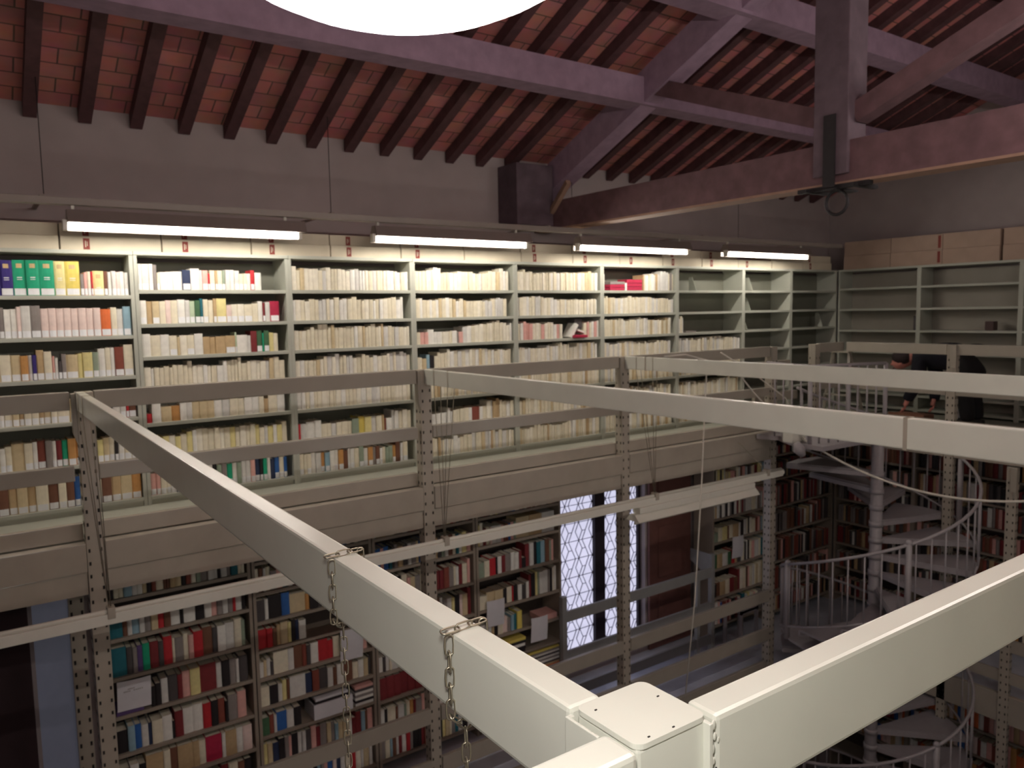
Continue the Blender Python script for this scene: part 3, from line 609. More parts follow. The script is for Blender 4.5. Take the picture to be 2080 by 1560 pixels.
for bi in range(5):
    a, b = UX[bi+1]+.03, UX[bi+2]-.03; pl = NM[bi]+' upper bookcase'
    for r, z in enumerate(ROWN):
        if bi == 4 and r < 3:
            if r == 2: add_row(pl, r, a, a+.12, z, None, 'WWC', (.03, .045), (.16, .18))
            continue
        pal, st, sq = CRM, 0, None; x1 = b-rnd.choice((0, .0, .03))
        if bi == 0 and r in (6,): pal, st = 'WWwxCnqLkWCoh', .7
        if bi == 0 and r == 5: sq = S('R,20,120 w,40,120 W,60,130 W,44,135 C,40,105 C,36,105 w,36,100 C,40,105 C,40,108 C,36,105 h,50,120 y,46,130 Y,50,125 w,40,125 C,40,125 T,24,130 q,14,100 W,44,100'); pal = CRM
        if bi == 1 and r == 5: sq = S('W,50,115 W,30,120 w,30,90 w,40,92 W,40,95 W,40,95 w,20,95 W,30,130 w,20,100 C,30,110 C,30,112 I,40,115 C,40,118 W,30,118 q,68,120 W,30,115 C,40,118')
        if bi == 1 and r == 2: sq = S('C,36,95 P,36,95 P,30,95 W,50,115 W,30,95 W,44,95 c,50,95 C,36,95 W,40,100 x,20,90 P,36,90')
        if bi == 1 and r == 3: sq = S('C,44,110 t,40,100 L,30,130 K,34,120 C,30,115')
        if bi == 3 and r == 0:
            add_row(pl, r, a, a+.07, z, None, 'W', (.035, .04), (.17, .18)); add_row(pl, r, a+.62, b, z, None, 'wWWCxTw', (.022, .04), (.17, .2)); continue
        if bi == 2 and r == 2:
            add_row(pl, r, a, a+.62, z, None, 'cCPWW', (.025, .045), (.15, .17)); add_row(pl, r, b-.22, b, z, None, 'PWpC', (.025, .045), (.16, .18)); continue
        if r >= 4 and bi >= 1: pal = CRMT
        add_row(pl, r, a, x1, z, sq, pal, (.024, .05), (.15, .19) if r else (.165, .19), sticker=st)
# lower rows
SM = {}
SM[(0, 1)] = S('u,70,165 n,26,160 w,26,150 L,40,150 w,30,150 x,36,145 t,40,140 R,34,150 n,40,160 W,54,155 K,20,120 W,70,140 K,56,155 W,44,150 P,34,150 x,34,145 w,34,150 x,30,145 R,20,145 w,40,140 K,20,140')
SM[(0, 2)] = S('u,80,190 k,34,180 x,26,170 v,30,175 G,40,180 r,50,180 k,30,170 R,50,190 C,16,170 x,50,165 C,30,180 P,30,165 R,56,180 n,60,190 k,30,175 W,50,180 w,56,185 C,46,200 h,24,180 L,30,180 e,40,170')
SM[(0, 3)] = S('r,30,90 r,40,80 r,60,120 m,50,150 K,24,140 K,34,150 w,40,170 k,56,180 r,30,170 P,46,180 Y,60,185 r,100,190 w,34,180 K,50,185 x,40,180 w,20,170 k,56,185 W,50,175 q,90,180')
SM[(0, 4)] = S('K,60,150 L,40,170 b,36,165 w,40,150 N,20,150 C,60,160 W,56,170 K,16,120 r,50,180 W,60,180 W,60,185 R,50,175 K,44,180 q,44,175 K,20,150 x,60,180 P,56,190 R,60,190 k,50,190 n,30,190')
SM[(0, 5)] = S('k,60,140 W,50,150 K,40,140 T,100,180 C,40,180 n,44,180 T,90,180 T,40,180 C,40,170 m,100,180 W,24,175 T,70,180 W,40,180 p,60,180 w,36,170 L,40,180 Y,50,170 h,60,180')
SM[(1, 2)] = S('k,56,150 W,24,150 K,90,165 b,56,165 t,110,140 o,30,120 K,60,120')
SM[(1, 3)] = S('R,60,140 R,40,140 n,30,130 T,24,150 t,50,160 Y,24,150 K,30,160 N,24,150 W,50,140')
SM[(1, 4)] = S('w,30,110 t,20,120 w,26,130 k,20,100 C,100,160 w,40,160 n,60,170 q,30,165 k,30,150 W,56,155 R,70,160 R,40,140 C,50,160 W,30,150 n,30,150')
SM[(1, 5)] = S('C,60,140 K,60,140 w,30,130 Y,30,150 n,20,150 w,110,160 N,50,150 q,50,160 k,60,160 w,40,150 n,30,140 W,50,155 n,70,160')
SM[(2, 4)] = S('W,40,120 k,20,120 w,30,130 C,20,120 w,60,120')
SM[(2, 5)] = S('r,60,175 r,60,178 r,60,175 r,60,178 r,60,175 r,60,178 r,60,175 r,60,178')
SM[(2, 6)] = S('W,40,140 K,20,140 C,70,140 n,20,130 w,50,140 h,20,130 C,30,140 o,30,145 r,20,140 x,50,140')
SM[(3, 2)] = S('h,60,130 C,50,140 R,60,150 K,20,150 W,40,150 r,40,150 x,50,150 W,40,160 W,40,150 r,30,160 K,40,90')
SM[(3, 3)] = S('C,80,120 t,80,140 t,80,140 K,40,130 C,50,140 R,16,140 K,40,140 W,40,140 k,40,130 W,30,150')
SM[(3, 4)] = S('W,60,120 w,60,110 T,30,90 K,30,120 C,50,150 p,50,140 x,30,120 L,30,140 u,30,140 y,50,160')
SM[(4, 2)] = S('w,40,130 T,24,120 w,40,140 k,30,130 W,30,150 w,20,140 K,40,140 W,30,150 x,40,140')
SM[(4, 3)] = S('h,80,100 C,60,150 Y,80,150 n,40,140 C,60,150 T,80,150 w,30,150')
SM[(4, 4)] = S('g,70,150 T,80,150 _,10,10 w,80,140 g,60,140 R,50,150 T,30,140 k,60,150')
SM[(4, 5)] = S('K,60,140 n,60,150 T,80,150 C,60,160 r,80,160 n,60,150')
for i in range(6):
    a, b = MX[i][0]+.03, MX[i][1]-.03
    for r, z in enumerate(MR[i]):
        top = MR[i][r-1] if r else -1.80
        hm = top-.045-z
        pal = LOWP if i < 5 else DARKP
        sq = SM.get((i, r)); a2, b2 = a, b
        if (i, r) in ((1, 3),): pal = None
        if (i, r) == (1, 2): pal = 'KkTC'
        if (i, r) == (3, 4): pal = None
        if (i, r) in ((3, 1), (3, 5), (3, 6)): b2 = a+.5 if r == 1 else a+.25
        if (i, r) == (1, 6): b2 = a+.42; sq = S('g,50,130 q,30,140 w,20,130 b,70,140 w,50,135 K,50,140'); pal = None
        if (i, r) == (0, 3): a2 = a+.26; sq = sq[4:]
        if sq: sq = [(k_, w_, h_) for k_, w_, h_ in sq]
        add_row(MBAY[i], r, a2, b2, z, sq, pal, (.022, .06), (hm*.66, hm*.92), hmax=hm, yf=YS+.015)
# end wall, lower storeys (facing -x)
for (ya, yb), nm, in zip(YE[:3], ['lower corner end bookcase', 'lower end bookcase behind pole', 'lower end bookcase at right edge']):
    for r, z in enumerate([-2.16, -2.49, -2.79, -3.12, -3.45, -3.8, -4.2]):
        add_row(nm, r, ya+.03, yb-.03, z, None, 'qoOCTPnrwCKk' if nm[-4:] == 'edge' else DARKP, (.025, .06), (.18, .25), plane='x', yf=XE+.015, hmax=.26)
for (ya, yb), nm in zip(YE[:3], ['ground bookcase in corner', 'ground bookcase below stair', 'ground bookcase at lower right']):
    for r, z in enumerate([-5.1, -5.45, -5.8, -6.2]):
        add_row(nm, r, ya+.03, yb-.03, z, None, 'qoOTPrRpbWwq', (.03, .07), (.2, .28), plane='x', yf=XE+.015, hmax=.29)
def book_geo(m, b, idx, pages, lab, tan):
    """closed book: rounded spine towards -y, two boards, recessed page block"""
    x, z, w_, h, d, yf = b['x'], b['z'], b['w'], b['h'], b['d'], b['yf']
    if b['plane'] == 'x': z = z
    t = min(.0032, w_*.14); r = min(.006, w_*.3)
    prof = [(x, yf+d), (x, yf+r), (x+w_*.18, yf+r*.25), (x+w_*.5, yf), (x+w_*.82, yf+r*.25), (x+w_, yf+r), (x+w_, yf+d), (x+w_-t, yf+d), (x+w_-t, yf+r+.002), (x+t, yf+r+.002), (x+t, yf+d)]
    vs = [(p[0], p[1], zz) for zz in (z+.0005, z+h) for p in prof]; n = len(prof)
    fs = [(i, (i+1) % n, n+(i+1) % n, n+i) for i in range(n)]
    # caps of the U profile
    for o in (0, n):
        q = [(0, 1, 9, 10), (1, 2, 3, 9), (3, 4, 5, 8), (3, 8, 9), (5, 6, 7, 8)]
        fs += [tuple(i+o for i in f) for f in q]
    M0 = len(m.v); m.add(vs, fs, idx)
    m.box(x+t, x+w_-t, yf+r+.0021, yf+d-.004, z+.003, z+h-.004, pages)
    if b['plane'] == 'x':
        for i in range(M0, len(m.v)):
            px, py, pz = m.v[i]; m.v[i] = (py, px, pz)
def sticker_geo(m, b, mi, z0=.004, hh=.046, inset=.06):
    x, z, w_, yf = b['x'], b['z'], b['w'], b['yf']; r = min(.006, w_*.3)
    a = [(x+w_*inset, yf+r*.5), (x+w_*.3, yf+r*.12), (x+w_*.5, yf-.0006), (x+w_*.7, yf+r*.12), (x+w_*(1-inset), yf+r*.5)]
    pts = [(p[0], p[1]-.0006) for p in a]
    vs = [(p[0], p[1], zz) for zz in (z+z0, z+z0+hh) for p in pts]+[(p[0], p[1]+.0004, zz) for zz in (z+z0, z+z0+hh) for p in pts]
    n = 5; fs = [(i, i+1, n+i+1, n+i) for i in range(4)]+[(2*n+i+1, 2*n+i, 3*n+i, 3*n+i+1) for i in range(4)]+[(0, n, 3*n, 2*n), (n-1, 3*n-1, 4*n-1, 2*n-1)]
    m.add(vs, fs, mi)
    if b['plane'] == 'x':
        for i in range(len(m.v)-len(vs), len(m.v)):
            px, py, pz = m.v[i]; m.v[i] = (py, px, pz)
def area(b):
    if b['plane'] == 'x': P = [(b['yf'], b['x'], b['z']), (b['yf'], b['x']+b['w'], b['z']+b['h'])]
    else: P = [(b['x'], b['yf'], b['z']), (b['x']+b['w'], b['yf'], b['z']+b['h'])]
    (a, c), (e, f) = proj(P[0]), proj(P[1])
    x0, x1 = sorted((a, e)); y0, y1 = sorted((c, f))
    W_ = min(x1, 2080)-max(x0, 0); H_ = min(y1, 1560)-max(y0, 0)
    if b['place'] == 'leftmost lower bookcase' and a < 235: return 0
    return W_*H_ if W_ > 0 and H_ > 0 else 0
for b in SPEC: b['a'] = area(b)
SPEC.sort(key=lambda b: -b['a'])
CHUNK = SPEC[:294]; REST = SPEC[294:]
def sizeword(b):
    if b['w'] > .062: return 'thick '
    if b['w'] < .026: return 'slim '
    if b['h'] > .23: return 'tall '
    if b['h'] < .14: return 'short '
    return ''
for b in CHUNK:
    m = MB(); book_geo(m, b, 0, 1, 0, 0)
    yo = (b['x']+b['w']/2, b['yf']+b['d']/2, b['z']) if b['plane'] == 'y' else (b['yf']+b['d']/2, b['x']+b['w']/2, b['z'])
    o = m.build('book', [BMAT[BI[b['k']]], PAGES], origin=yo)
    lb = '%s%s book, %s, %s shelf down, %s' % (sizeword(b), PAL[b['k']][0], b['pos'], ordw(b['shelf']+1), b['place'])
    tag(o, lb, 'book', ('books on the %s shelf of the %s' % (ordw(b['shelf']+1), b['place'])))
    if b['st']:
        s = MB(); sticker_geo(s, b, 0); s.build('spine_sticker', LABELW, o)
    if b['place'] == LP and b['shelf'] == 0 and b['k'] in 'BGYy' and b['w'] > .06:
        s = MB(); sticker_geo(s, b, 0, b['h']-.055, .03, .25); s.build('title_patch', TAN, o)
        s = MB(); sticker_geo(s, b, 0, b['h']-.125, .006, .3); sticker_geo(s, b, 0, b['h']-.138, .004, .36); s.build('title_lettering', LABELW, o)
m = MB()
for b in REST:
    book_geo(m, b, BI[b['k']], NB, NB+1, NB+2)
    if b['st'] and b['a'] > 0: sticker_geo(m, b, NB+1)
o = m.build('book_rows', ALLM, recalc=False)
tag(o, 'remaining rows of small cream and coloured books filling the farther shelves', 'books', kind='stuff')

# ------------------------------------------------------------------ things lying on the shelves
def lying(name, x0, x1, z, h, mtl, label, cat, d=.2, yf=YS+.01, pg=True, rot=0):
    m = MB(); m.box(x0, x1, yf, yf+d, z, z+h, c=.002)
    o = m.build(name, mtl)
    return tag(o, label, cat)
f = ROWN[0]
a6 = UX[4]+.03
for k in range(4):
    F = MB(); x0 = a6+.10+rnd.uniform(-.01, .01); F.box(x0, x0+.22, YS+.015, YS+.17, f+.001+k*.034, f+.034+k*.034-.002, c=.003)
    if k < 2: tag(F.build('folder', BMAT[BI['m']]), ['lowest', 'second'][k]+' crimson folder of the left stack, top shelf of sixth upper bookcase', 'folder', 'red folders')
    elif k == 2: tag(F.build('folder', BMAT[BI['x']]), 'grey folder on top of the left crimson stack, sixth upper bookcase', 'folder', 'red folders')
for k in range(3):
    x0 = a6+.355; F = MB().box(x0, x0+.24, YS+.015, YS+.17, f+.001+k*.042, f+.042+k*.042-.002, c=.003)
    tag(F.build('folder', BMAT[BI['m']]), ['lowest', 'middle', 'topmost'][k]+' crimson folder of the right stack, top shelf of sixth upper bookcase', 'folder', 'red folders')
tag(MB().box(a6+.325, a6+.353, YS+.012, YS+.15, f, f+.085).build('book', BMAT[BI['W']]), 'small white book standing between the two crimson folder stacks', 'book')
# fallen book in fifth bookcase
m = MB().box(5.33, 5.50, YS-.05, YS+.10, ROWN[2]+.001, ROWN[2]+.03, c=.004)
tag(m.build('book', BMAT[BI['m']]), 'crimson book lying flat and jutting from the fifth upper bookcase', 'book')
m = MB(); m.box(-.02, .02, 0, .14, 0, .17, c=.002); m.xform(Matrix.Translation((5.31, YS-.0, ROWN[2]+.004)) @ Matrix.Rotation(.55, 4, 'Y'))
tag(m.build('book', BMAT[BI['W']]), 'white book leaning beside the fallen crimson book, fifth upper bookcase', 'book')
m = MB(); m.box(-.05, .05, 0, .14, 0, .02, c=.002); m.xform(Matrix.Translation((5.45, YS, ROWN[2]+.06)) @ Matrix.Rotation(.3, 4, 'Y'))
tag(m.build('book', BMAT[BI['W']]), 'white book slumped on top of the fallen crimson book', 'book')
m = MB(); m.box(-.055, .055, 0, .15, 0, .11, c=.02); m.xform(Matrix.Translation((5.445, YS+.03, ROWN[2]+.095)))
tag(m.build('dark_pouch', BMAT[BI['k']]), 'dark grey bundle behind the fallen crimson book', 'bundle')
# bookends
def bookend(x, y, z, h, label, d=.12):
    m = MB(); m.extr([(x, y, z), (x, y+d, z), (x, y+d, z+h), (x, y+d*.55, z+h)], (.004, 0, 0)); m.box(x, x+.1, y, y+d, z, z+.003)
    return tag(m.build('bookend', SHELF), label, 'bookend', 'steel bookends')
bookend(7.42, YS+.12, ROWN[0], .17, 'steel bookend on the empty top shelf of seventh bookcase')
bookend(8.40, YS+.03, ROWN[0], .17, 'steel bookend on top shelf of the narrow empty bookcase')
bookend(8.36, YS+.03, ROWN[1], .17, 'steel bookend on second shelf of the narrow empty bookcase')
bookend(8.30, YS+.03, ROWN[2], .17, 'slanted steel bookend on third shelf of the narrow empty bookcase')
bookend(9.96, YS+.03, ROWN[2], .2, 'large pale bookend in the dark corner bookcase')
tag(MB().box(7.15, 7.33, YS+.04, YS+.16, ROWN[2]+.001, ROWN[2]+.018).build('pamphlet', BMAT[BI['x']]), 'grey pamphlet lying on the third shelf of the seventh bookcase', 'pamphlet')
tag(MB().box(XE+.05, XE+.17, 4.38, 4.48, RE[2]+.0, RE[2]+.115, c=.01).build('small_box', mat('dull_plum_box', (84, 66, 64), .8)), 'small dark box alone on an end wall shelf', 'box')
tag(MB().box(XE+.02, XE+.16, 5.31, 5.35, RE[2]+.0, RE[2]+.19).build('book', BMAT[BI['k']]), 'lone dark book on the end wall shelf beside the upright', 'book')
# archive boxes on top
n = 0
for i in range(-1, 15):
    x0 = .585+(i-0)*.682; x1 = x0+.672
    if x1 > 10.24: break
    n += 1
    for lay, (z0, z1) in enumerate(((.515, .612), (.614, .705))):
        if lay and i in (8, 11): continue
        A = thing('archive_box', '%s long pale archive box from left on the long wall bookcases, %s layer' % (ordw(n), ('lower', 'upper')[lay]), 'box', (x0+.33, 6.6, z0), 'archive boxes on the long wall bookcases')
        MB().box(x0, x1, YS+.01+lay*.015, YW-.05, z0, z1, c=.003).build('box_body', BOXM, A)
        if not (i % 7 == 5):
            yy = YS+.01+lay*.015
            lx = x0+.145
            rl = MB().box(lx, lx+.042, yy-.002, yy, z0+.004, z1-.012).build('red_label', REDL, A)
            s = MB(); s.box(lx+.012, lx+.018, yy-.003, yy-.002, z0+.02, z1-.03); s.box(lx+.024, lx+.028, yy-.003, yy-.002, z0+.03, z1-.035); s.build('label_marks', BOXM, rl)
for i, y1 in enumerate((6.36, 5.68, 5.0, 4.29, 3.6, 2.9)):
    y0 = y1-.675
    for lay, (z0, z1) in enumerate(((.515, .70), (.702, .90))):
        A = thing('archive_box', '%s pinkish archive box from the corner on the end wall bookcases, %s layer' % (ordw(i+1), ('lower', 'upper')[lay]), 'box', (10.4, (y0+y1)/2, z0), 'archive boxes on the end wall bookcases')
        MB().box(XE+.01+.01*lay, 10.62, y0, y1, z0, z1, c=.003).build('box_body', BOXP, A)
        if i == 1: MB().box(XE+.007+.01*lay, XE+.009+.01*lay, y0+.02, y0+.055, z0+.02, z1-.02).build('dark_label', REDL, A)
# notices hanging on lower shelves, stacks
def sheet(x0, x1, z0, z1, label, tilt=.03, y=YS-.012):
    m = MB(); c = Vector(((x0+x1)/2, y, (z0+z1)/2)); w_, h = x1-x0, z1-z0
    vs = []; N = 6
    for s_ in (0, .0012):
        for j in range(N+1):
            for i in range(N+1):
                u, v = i/N, j/N; vs.append((x0+u*w_, y+s_-.012*math.sin(u*PI)*v+.004*math.cos(v*5), z0+v*h))
    q = (N+1)*(N+1); fs = []
    for o in (0, q):
        for j in range(N):
            for i in range(N): fs.append((o+j*(N+1)+i, o+j*(N+1)+i+1, o+(j+1)*(N+1)+i+1, o+(j+1)*(N+1)+i))
    m.add(vs, fs); m.xform(Matrix.Translation(c) @ Matrix.Rotation(tilt, 4, 'Y') @ Matrix.Translation(-c))
    o = m.build('paper_notice', PAPER, recalc=False); tag(o, label, 'paper sheet', 'paper notices on the lower bookcases'); return o
s1 = sheet(.745, .985, -3.02, -2.78, 'white notice with two small lines of print on leftmost lower bookcase')
m = MB()
for zz, a, b in ((-2.845, .82, .87), (-2.862, .79, .84), (-2.862, .86, .93)):
    for k in range(5): m.box(a+(b-a)*k/5, a+(b-a)*(k+.7)/5, YS-.024, YS-.023, zz-.004, zz+.004)
m.build('printed_lines', BMAT[BI['x']], s1)
tag(MB().box(.735, .93, YS+.012, YS+.2, -3.059, -3.015, c=.003).build('book', BMAT[BI['v']]), 'purple book lying flat below the white notice', 'book')
sheet(2.56, 2.78, -3.13, -2.84, 'white sheet hanging on second lower bookcase beside the chain')
sheet(4.14, 4.36, -3.22, -2.94, 'white sheet hanging on the bookcase left of the window, upper of two')
sheet(4.70, 4.92, -3.53, -3.26, 'greyish sheet hanging on the bookcase left of the window, lower right')
sheet(7.98, 8.2, -3.27, -2.98, 'white sheet on the lower bookcase right of the shutter')
z = -3.60
tag(MB().box(2.29, 2.66, YS-.01, YS+.24, z+.001, z+.14, c=.004).build('file_box', PAPER), 'white file box lying on the second lower bookcase', 'box')
tag(MB().box(2.30, 2.64, YS-.0, YS+.24, z+.142, z+.165, c=.003).build('folder', BMAT[BI['K']]), 'black folder on top of the white file box', 'folder')
tag(MB().box(2.31, 2.62, YS+.0, YS+.22, z+.167, z+.19, c=.003).build('folder', PAPER), 'white folder topmost on the white file box', 'folder')
cols = ['w', 'K', 'W', 'x', 'W', 'k', 'P']
for k, c_ in enumerate(cols):
    tag(MB().box(2.69, 2.87+.01*(k % 2), YS+.005, YS+.2, MR[1][6]+.001+k*.026, MR[1][6]+.026+k*.026, c=.002).build('flat_book', BMAT[BI[c_]]), '%s flat book, %s from bottom of small stack in second lower bookcase' % (PAL[c_][0], ordw(k+1)), 'book', 'flat books in the second lower bookcase')
cols = ['O', 'T', 'k', 'W', 'x', 'W', 'k', 'W', 'x', 'y']
for k, c_ in enumerate(cols):
    tag(MB().box(4.45+.02*(k % 3), 5.09, YS+.005, YS+.2, MR[3][6]+.001+k*.021, MR[3][6]+.021+k*.021, c=.002).build('flat_book', BMAT[BI[c_]]), '%s flat book, %s from bottom of the pile left of the window' % (PAL[c_][0], ordw(k+1)), 'book', 'flat books left of the window')
for k, (c_, x0) in enumerate((('K', 4.36), ('K', 4.37), ('W', 4.36), ('K', 4.37), ('y', 4.37))):
    tag(MB().box(x0, x0+.27, YS+.005, YS+.2, MR[3][5]+.001+k*.032, MR[3][5]+.032+k*.032, c=.002).build('flat_book', BMAT[BI[c_]]), '%s flat book, %s from bottom of pile under the grey sheet' % (PAL[c_][0], ordw(k+1)), 'book', 'flat books under the grey sheet')
tag(MB().box(4.85, 5.08, YS+.02, YS+.22, MR[3][4]+.001, MR[3][4]+.06, c=.004).build('flat_book', BMAT[BI['P']]), 'pinkish box file lying beside the yellow book left of the window', 'box')
for k in range(3):
    x0 = 4.55+k*.17
    tag(MB().box(x0, x0+.165, YS+.02, YS+.2, MR[3][1]+.001, MR[3][1]+.22, c=.002).build('magazine_file', BMAT[BI['tTw'[k]]]), '%s magazine file, %s of three below the gallery edge left of the window' % (PAL['tTw'[k]][0], ORD[k]), 'magazine file', 'magazine files')

# ------------------------------------------------------------------ windows
def window(x0, x1, z0, z1, panes, name, leadm=True):
    Wd = bpy.data.objects.new(name, None); COL.objects.link(Wd); og = ((x0+x1)/2, YW+.1, z0); Wd.location = (og[0], og[1], og[2]+Z0); Wd['_o'] = og; Wd['kind'] = 'structure'
    y = YW+.12
    fr = MB()
    fr.box(x0, x0+.04, y-.04, y+.05, z0, z1); fr.box(x1-.04, x1, y-.04, y+.05, z0, z1); fr.box(x0, x1, y-.04, y+.05, z0, z0+.05); fr.box(x0, x1, y-.04, y+.05, z1-.05, z1)
    for i in range(len(panes)-1): fr.box(panes[i][1], panes[i+1][0], y-.05, y+.06, z0, z1)
    fr.build('window_frame', MULL, Wd)
    for a, b in panes:
        MB().box(a, b, y, y+.01, z0+.05, z1-.05).build('pane_or_reveal', PANE, Wd)
        L = MB(); rh = .22; cw = .21; z = z0+.05; yy = y-.004
        j = 0
        def seg_(p, q):
            # clip to pane
            (xa, za), (xb, zb) = p, q
            if max(xa, xb) > b or min(xa, xb) < a:
                if xa > xb: xa, za, xb, zb = xb, zb, xa, za
                if xb <= a or xa >= b: return
                if xa < a: za += (zb-za)*(a-xa)/(xb-xa); xa = a
                if xb > b: zb = za+(zb-za)*(b-xa)/(xb-xa); xb = b
            if max(za, zb) > z1-.05: return
            L.beam((xa, yy, za), (xb, yy, zb), .006, .009, up=(0, -1, 0))
        while z < z1-.05:
            seg_((a, z), (b, z))
            n_ = int((b-a)/cw)+2
            for i in range(-1, n_):
                c0 = a+i*cw+(j % 2)*0
                # a lozenge with a doubled side between two horizontal leads
                seg_((c0, z+rh*.5), (c0+cw*.25, z+rh)); seg_((c0, z+rh*.5), (c0+cw*.25, z))
                seg_((c0+cw*.5, z+rh*.5), (c0+cw*.25, z+rh)); seg_((c0+cw*.5, z+rh*.5), (c0+cw*.25, z))
                seg_((c0+cw*.5, z+rh), (c0+cw, z+rh*.0)) if j % 2 else seg_((c0+cw*.5, z), (c0+cw, z+rh))
                seg_((c0+cw*.5, z+rh*.5), (c0+cw*.72, z+rh*.5))
            z += rh; j += 1
        L.build('lead_lattice', LEAD, Wd)
    return Wd
window(5.30, 6.80, -4.1, -1.75, [(5.34, 6.03), (6.19, 6.76)], 'window_1')
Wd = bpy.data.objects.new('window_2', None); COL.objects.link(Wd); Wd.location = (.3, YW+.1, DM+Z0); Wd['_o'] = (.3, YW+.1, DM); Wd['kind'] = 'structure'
MB().box(.25, .52, YW+.1, YW+.12, DM, -1.75).build('pane_or_reveal', REVEAL_GLOW, Wd)  # stands for the window reveal; the daylight on it is material glow
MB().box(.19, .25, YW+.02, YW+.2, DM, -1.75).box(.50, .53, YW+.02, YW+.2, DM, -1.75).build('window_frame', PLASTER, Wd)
S_ = thing('wooden_shutter', 'dark wooden shutter at the lower left edge of the photo', 'shutter', (-.5, YW, DM))
MB().box(-1.3, .22, YW-.05, YW-.01, DM+.02, -1.76, c=.004).build('shutter_panel', CURT, S_)
S_ = thing('wooden_shutter', 'red-brown panelled shutter between lattice window and bookcase', 'shutter', (7.2, YW, DM))
MB().box(6.83, 7.59, YW-.05, YW-.012, DM+.02, -1.78, c=.004).build('shutter_panel', SHUT, S_)
m = MB()
for z in (-4.2, -3.4, -2.6): m.box(6.98, 7.48, YW-.066, YW-.051, z, z+.66, c=.006)
m.build('raised_panel', SHUT, S_)
# guard in front of the window
Gd = thing('window_guard', 'grey steel guard frame standing in front of the lattice window', 'guard frame', (6.2, 6.3, DM))
GR = mat('blue_grey_steel', (142, 142, 140), .45, noise=.04)
for z0, z1 in ((-3.34, -3.22), (-3.78, -3.66), (-4.2, -4.08)): MB().box(5.06, 7.38, 6.28, 6.31, z0, z1, c=.004).build('crossbar', GR, Gd)
for x in (5.0, 7.38): MB().box(x, x+.06, 6.27, 6.33, DM, -3.05, c=.004).build('upright', GR, Gd)
MB().box(7.12, 7.17, 6.27, 6.32, DM, -3.3, c=.004).build('inner_upright', GR, Gd)
m = MB(); m.extr([(7.38, 6.33, -3.05), (7.38, 6.62, -3.05), (7.38, 6.62, -3.2), (7.38, 6.33, -3.35)], (.01, 0, 0)); m.build('gusset', GR, Gd)
tag(MB().box(7.75, 7.78, 6.1, 6.14, DM, -3.85).box(8.05, 8.08, 6.1, 6.14, DM, -3.8).box(7.75, 8.08, 6.1, 6.13, -3.87, -3.8).box(7.76, 7.79, 6.36, 6.4, DM, -3.85).box(8.04, 8.07, 6.36, 6.4, DM, -3.8).box(7.75, 8.08, 6.1, 6.4, -3.85, -3.82).build('step_stool', STAIR), 'small pale stool on the lower gallery before the right bookcase', 'stool')

# ------------------------------------------------------------------ spiral stair
SX, SY, RS, PITCHZ = 8.21, 4.63, 1.0, 2.25
rv = Vector((.8191, -.5736)); fv = Vector((.5736, .8191))
def sp(ang, r): a = math.radians(ang); v = rv*math.cos(a)+fv*math.sin(a); return SX+v.x*r, SY+v.y*r
def hz(ang): return -1.77+ang/360*PITCHZ      # handrail height
ST = thing('spiral_staircase', 'pale grey spiral staircase joining the galleries at the right', 'staircase', (SX, SY, DG))
MB().tube([(SX, SY, DG), (SX, SY, -1.40)], .065, 20).build('centre_pole', STAIR, ST)
A0, A1 = -760, 140
a = A0; NT = 0
while a < A1-15:
    z = hz(a+15)-.86
    if z > DG+.1:
        m = MB(); P_ = [sp(a, .06), sp(a-4, RS*.5), sp(a-3, RS), sp(a+15, RS), sp(a+33, RS), sp(a+32, RS*.5)]
        m.prism(P_, z-.02, z)
        for e in (a-3, a+33): p = sp(e, RS); q = sp(e, .06); m.beam((p[0], p[1], z-.04), (q[0], q[1], z-.04), .03, .05)
        m.tube([(SX, SY, z-.06), (SX, SY, z)], .076, 20)
        m.build('tread', STAIR, ST); NT += 1
    a += 30
# handrail, lower string and balusters
pts = [(*sp(t, RS), hz(t)) for t in range(A0, A1-10, 8)]; pts = [p for p in pts if p[2] > DG+.9]
MB().tube(pts, .017, 8).build('handrail', STAIR, ST)
pts = [(*sp(t, RS), hz(t)-.72) for t in range(A0, A1-10, 8)]; pts = [p for p in pts if p[2] > DG+.15]
MB().tube(pts, .013, 8).build('lower_rail', STAIR, ST)
t = A1-18
while t > A0 and hz(t) > DG+1.0:
    x, y = sp(t, RS); MB().tube([(x, y, hz(t)-.72), (x, y, hz(t))], .009, 6).build('baluster', STAIR, ST); t -= 9
for t in (-98, -98-360+20, -178, 6):
    x, y = sp(t, RS); MB().tube([(x, y, hz(t)-.86), (x, y, hz(t)+.02)], .03, 10).ball((x, y, hz(t)+.02), .033).build('newel_post', STAIR, ST)
# landing
LZ = DU-.005
m = MB(); poly = [(SX+.05, SY-.05)]+[sp(t, RS*1.08) for t in (216, 205, 195, 185, 175)]+[(7.3, 5.56), (8.9, 5.56), (8.75, 4.95)]
m.prism(poly, LZ-.05, LZ); m.build('landing', STAIR, ST)
A_ = Vector((7.18, 4.80, 0)); B_ = Vector((8.1, 4.50, 0))
m = MB().tube([(7.40, 5.5, -.62), (7.20, 5.1, -.62), (A_.x, A_.y, -.62), (B_.x, B_.y, -.62)], .017, 8); m.build('landing_handrail', STAIR, ST)
for k in range(9):
    p = A_.lerp(B_, k/8); MB().tube([(p.x, p.y, LZ), (p.x, p.y, -.62)], .010 if k % 4 else .024, 8).build('baluster', STAIR, ST)
for k in range(1, 5):
    p = Vector((7.40, 5.5, 0)).lerp(A_, k/5); MB().tube([(p.x, p.y, LZ), (p.x, p.y, -.62)], .009, 8).build('baluster', STAIR, ST)
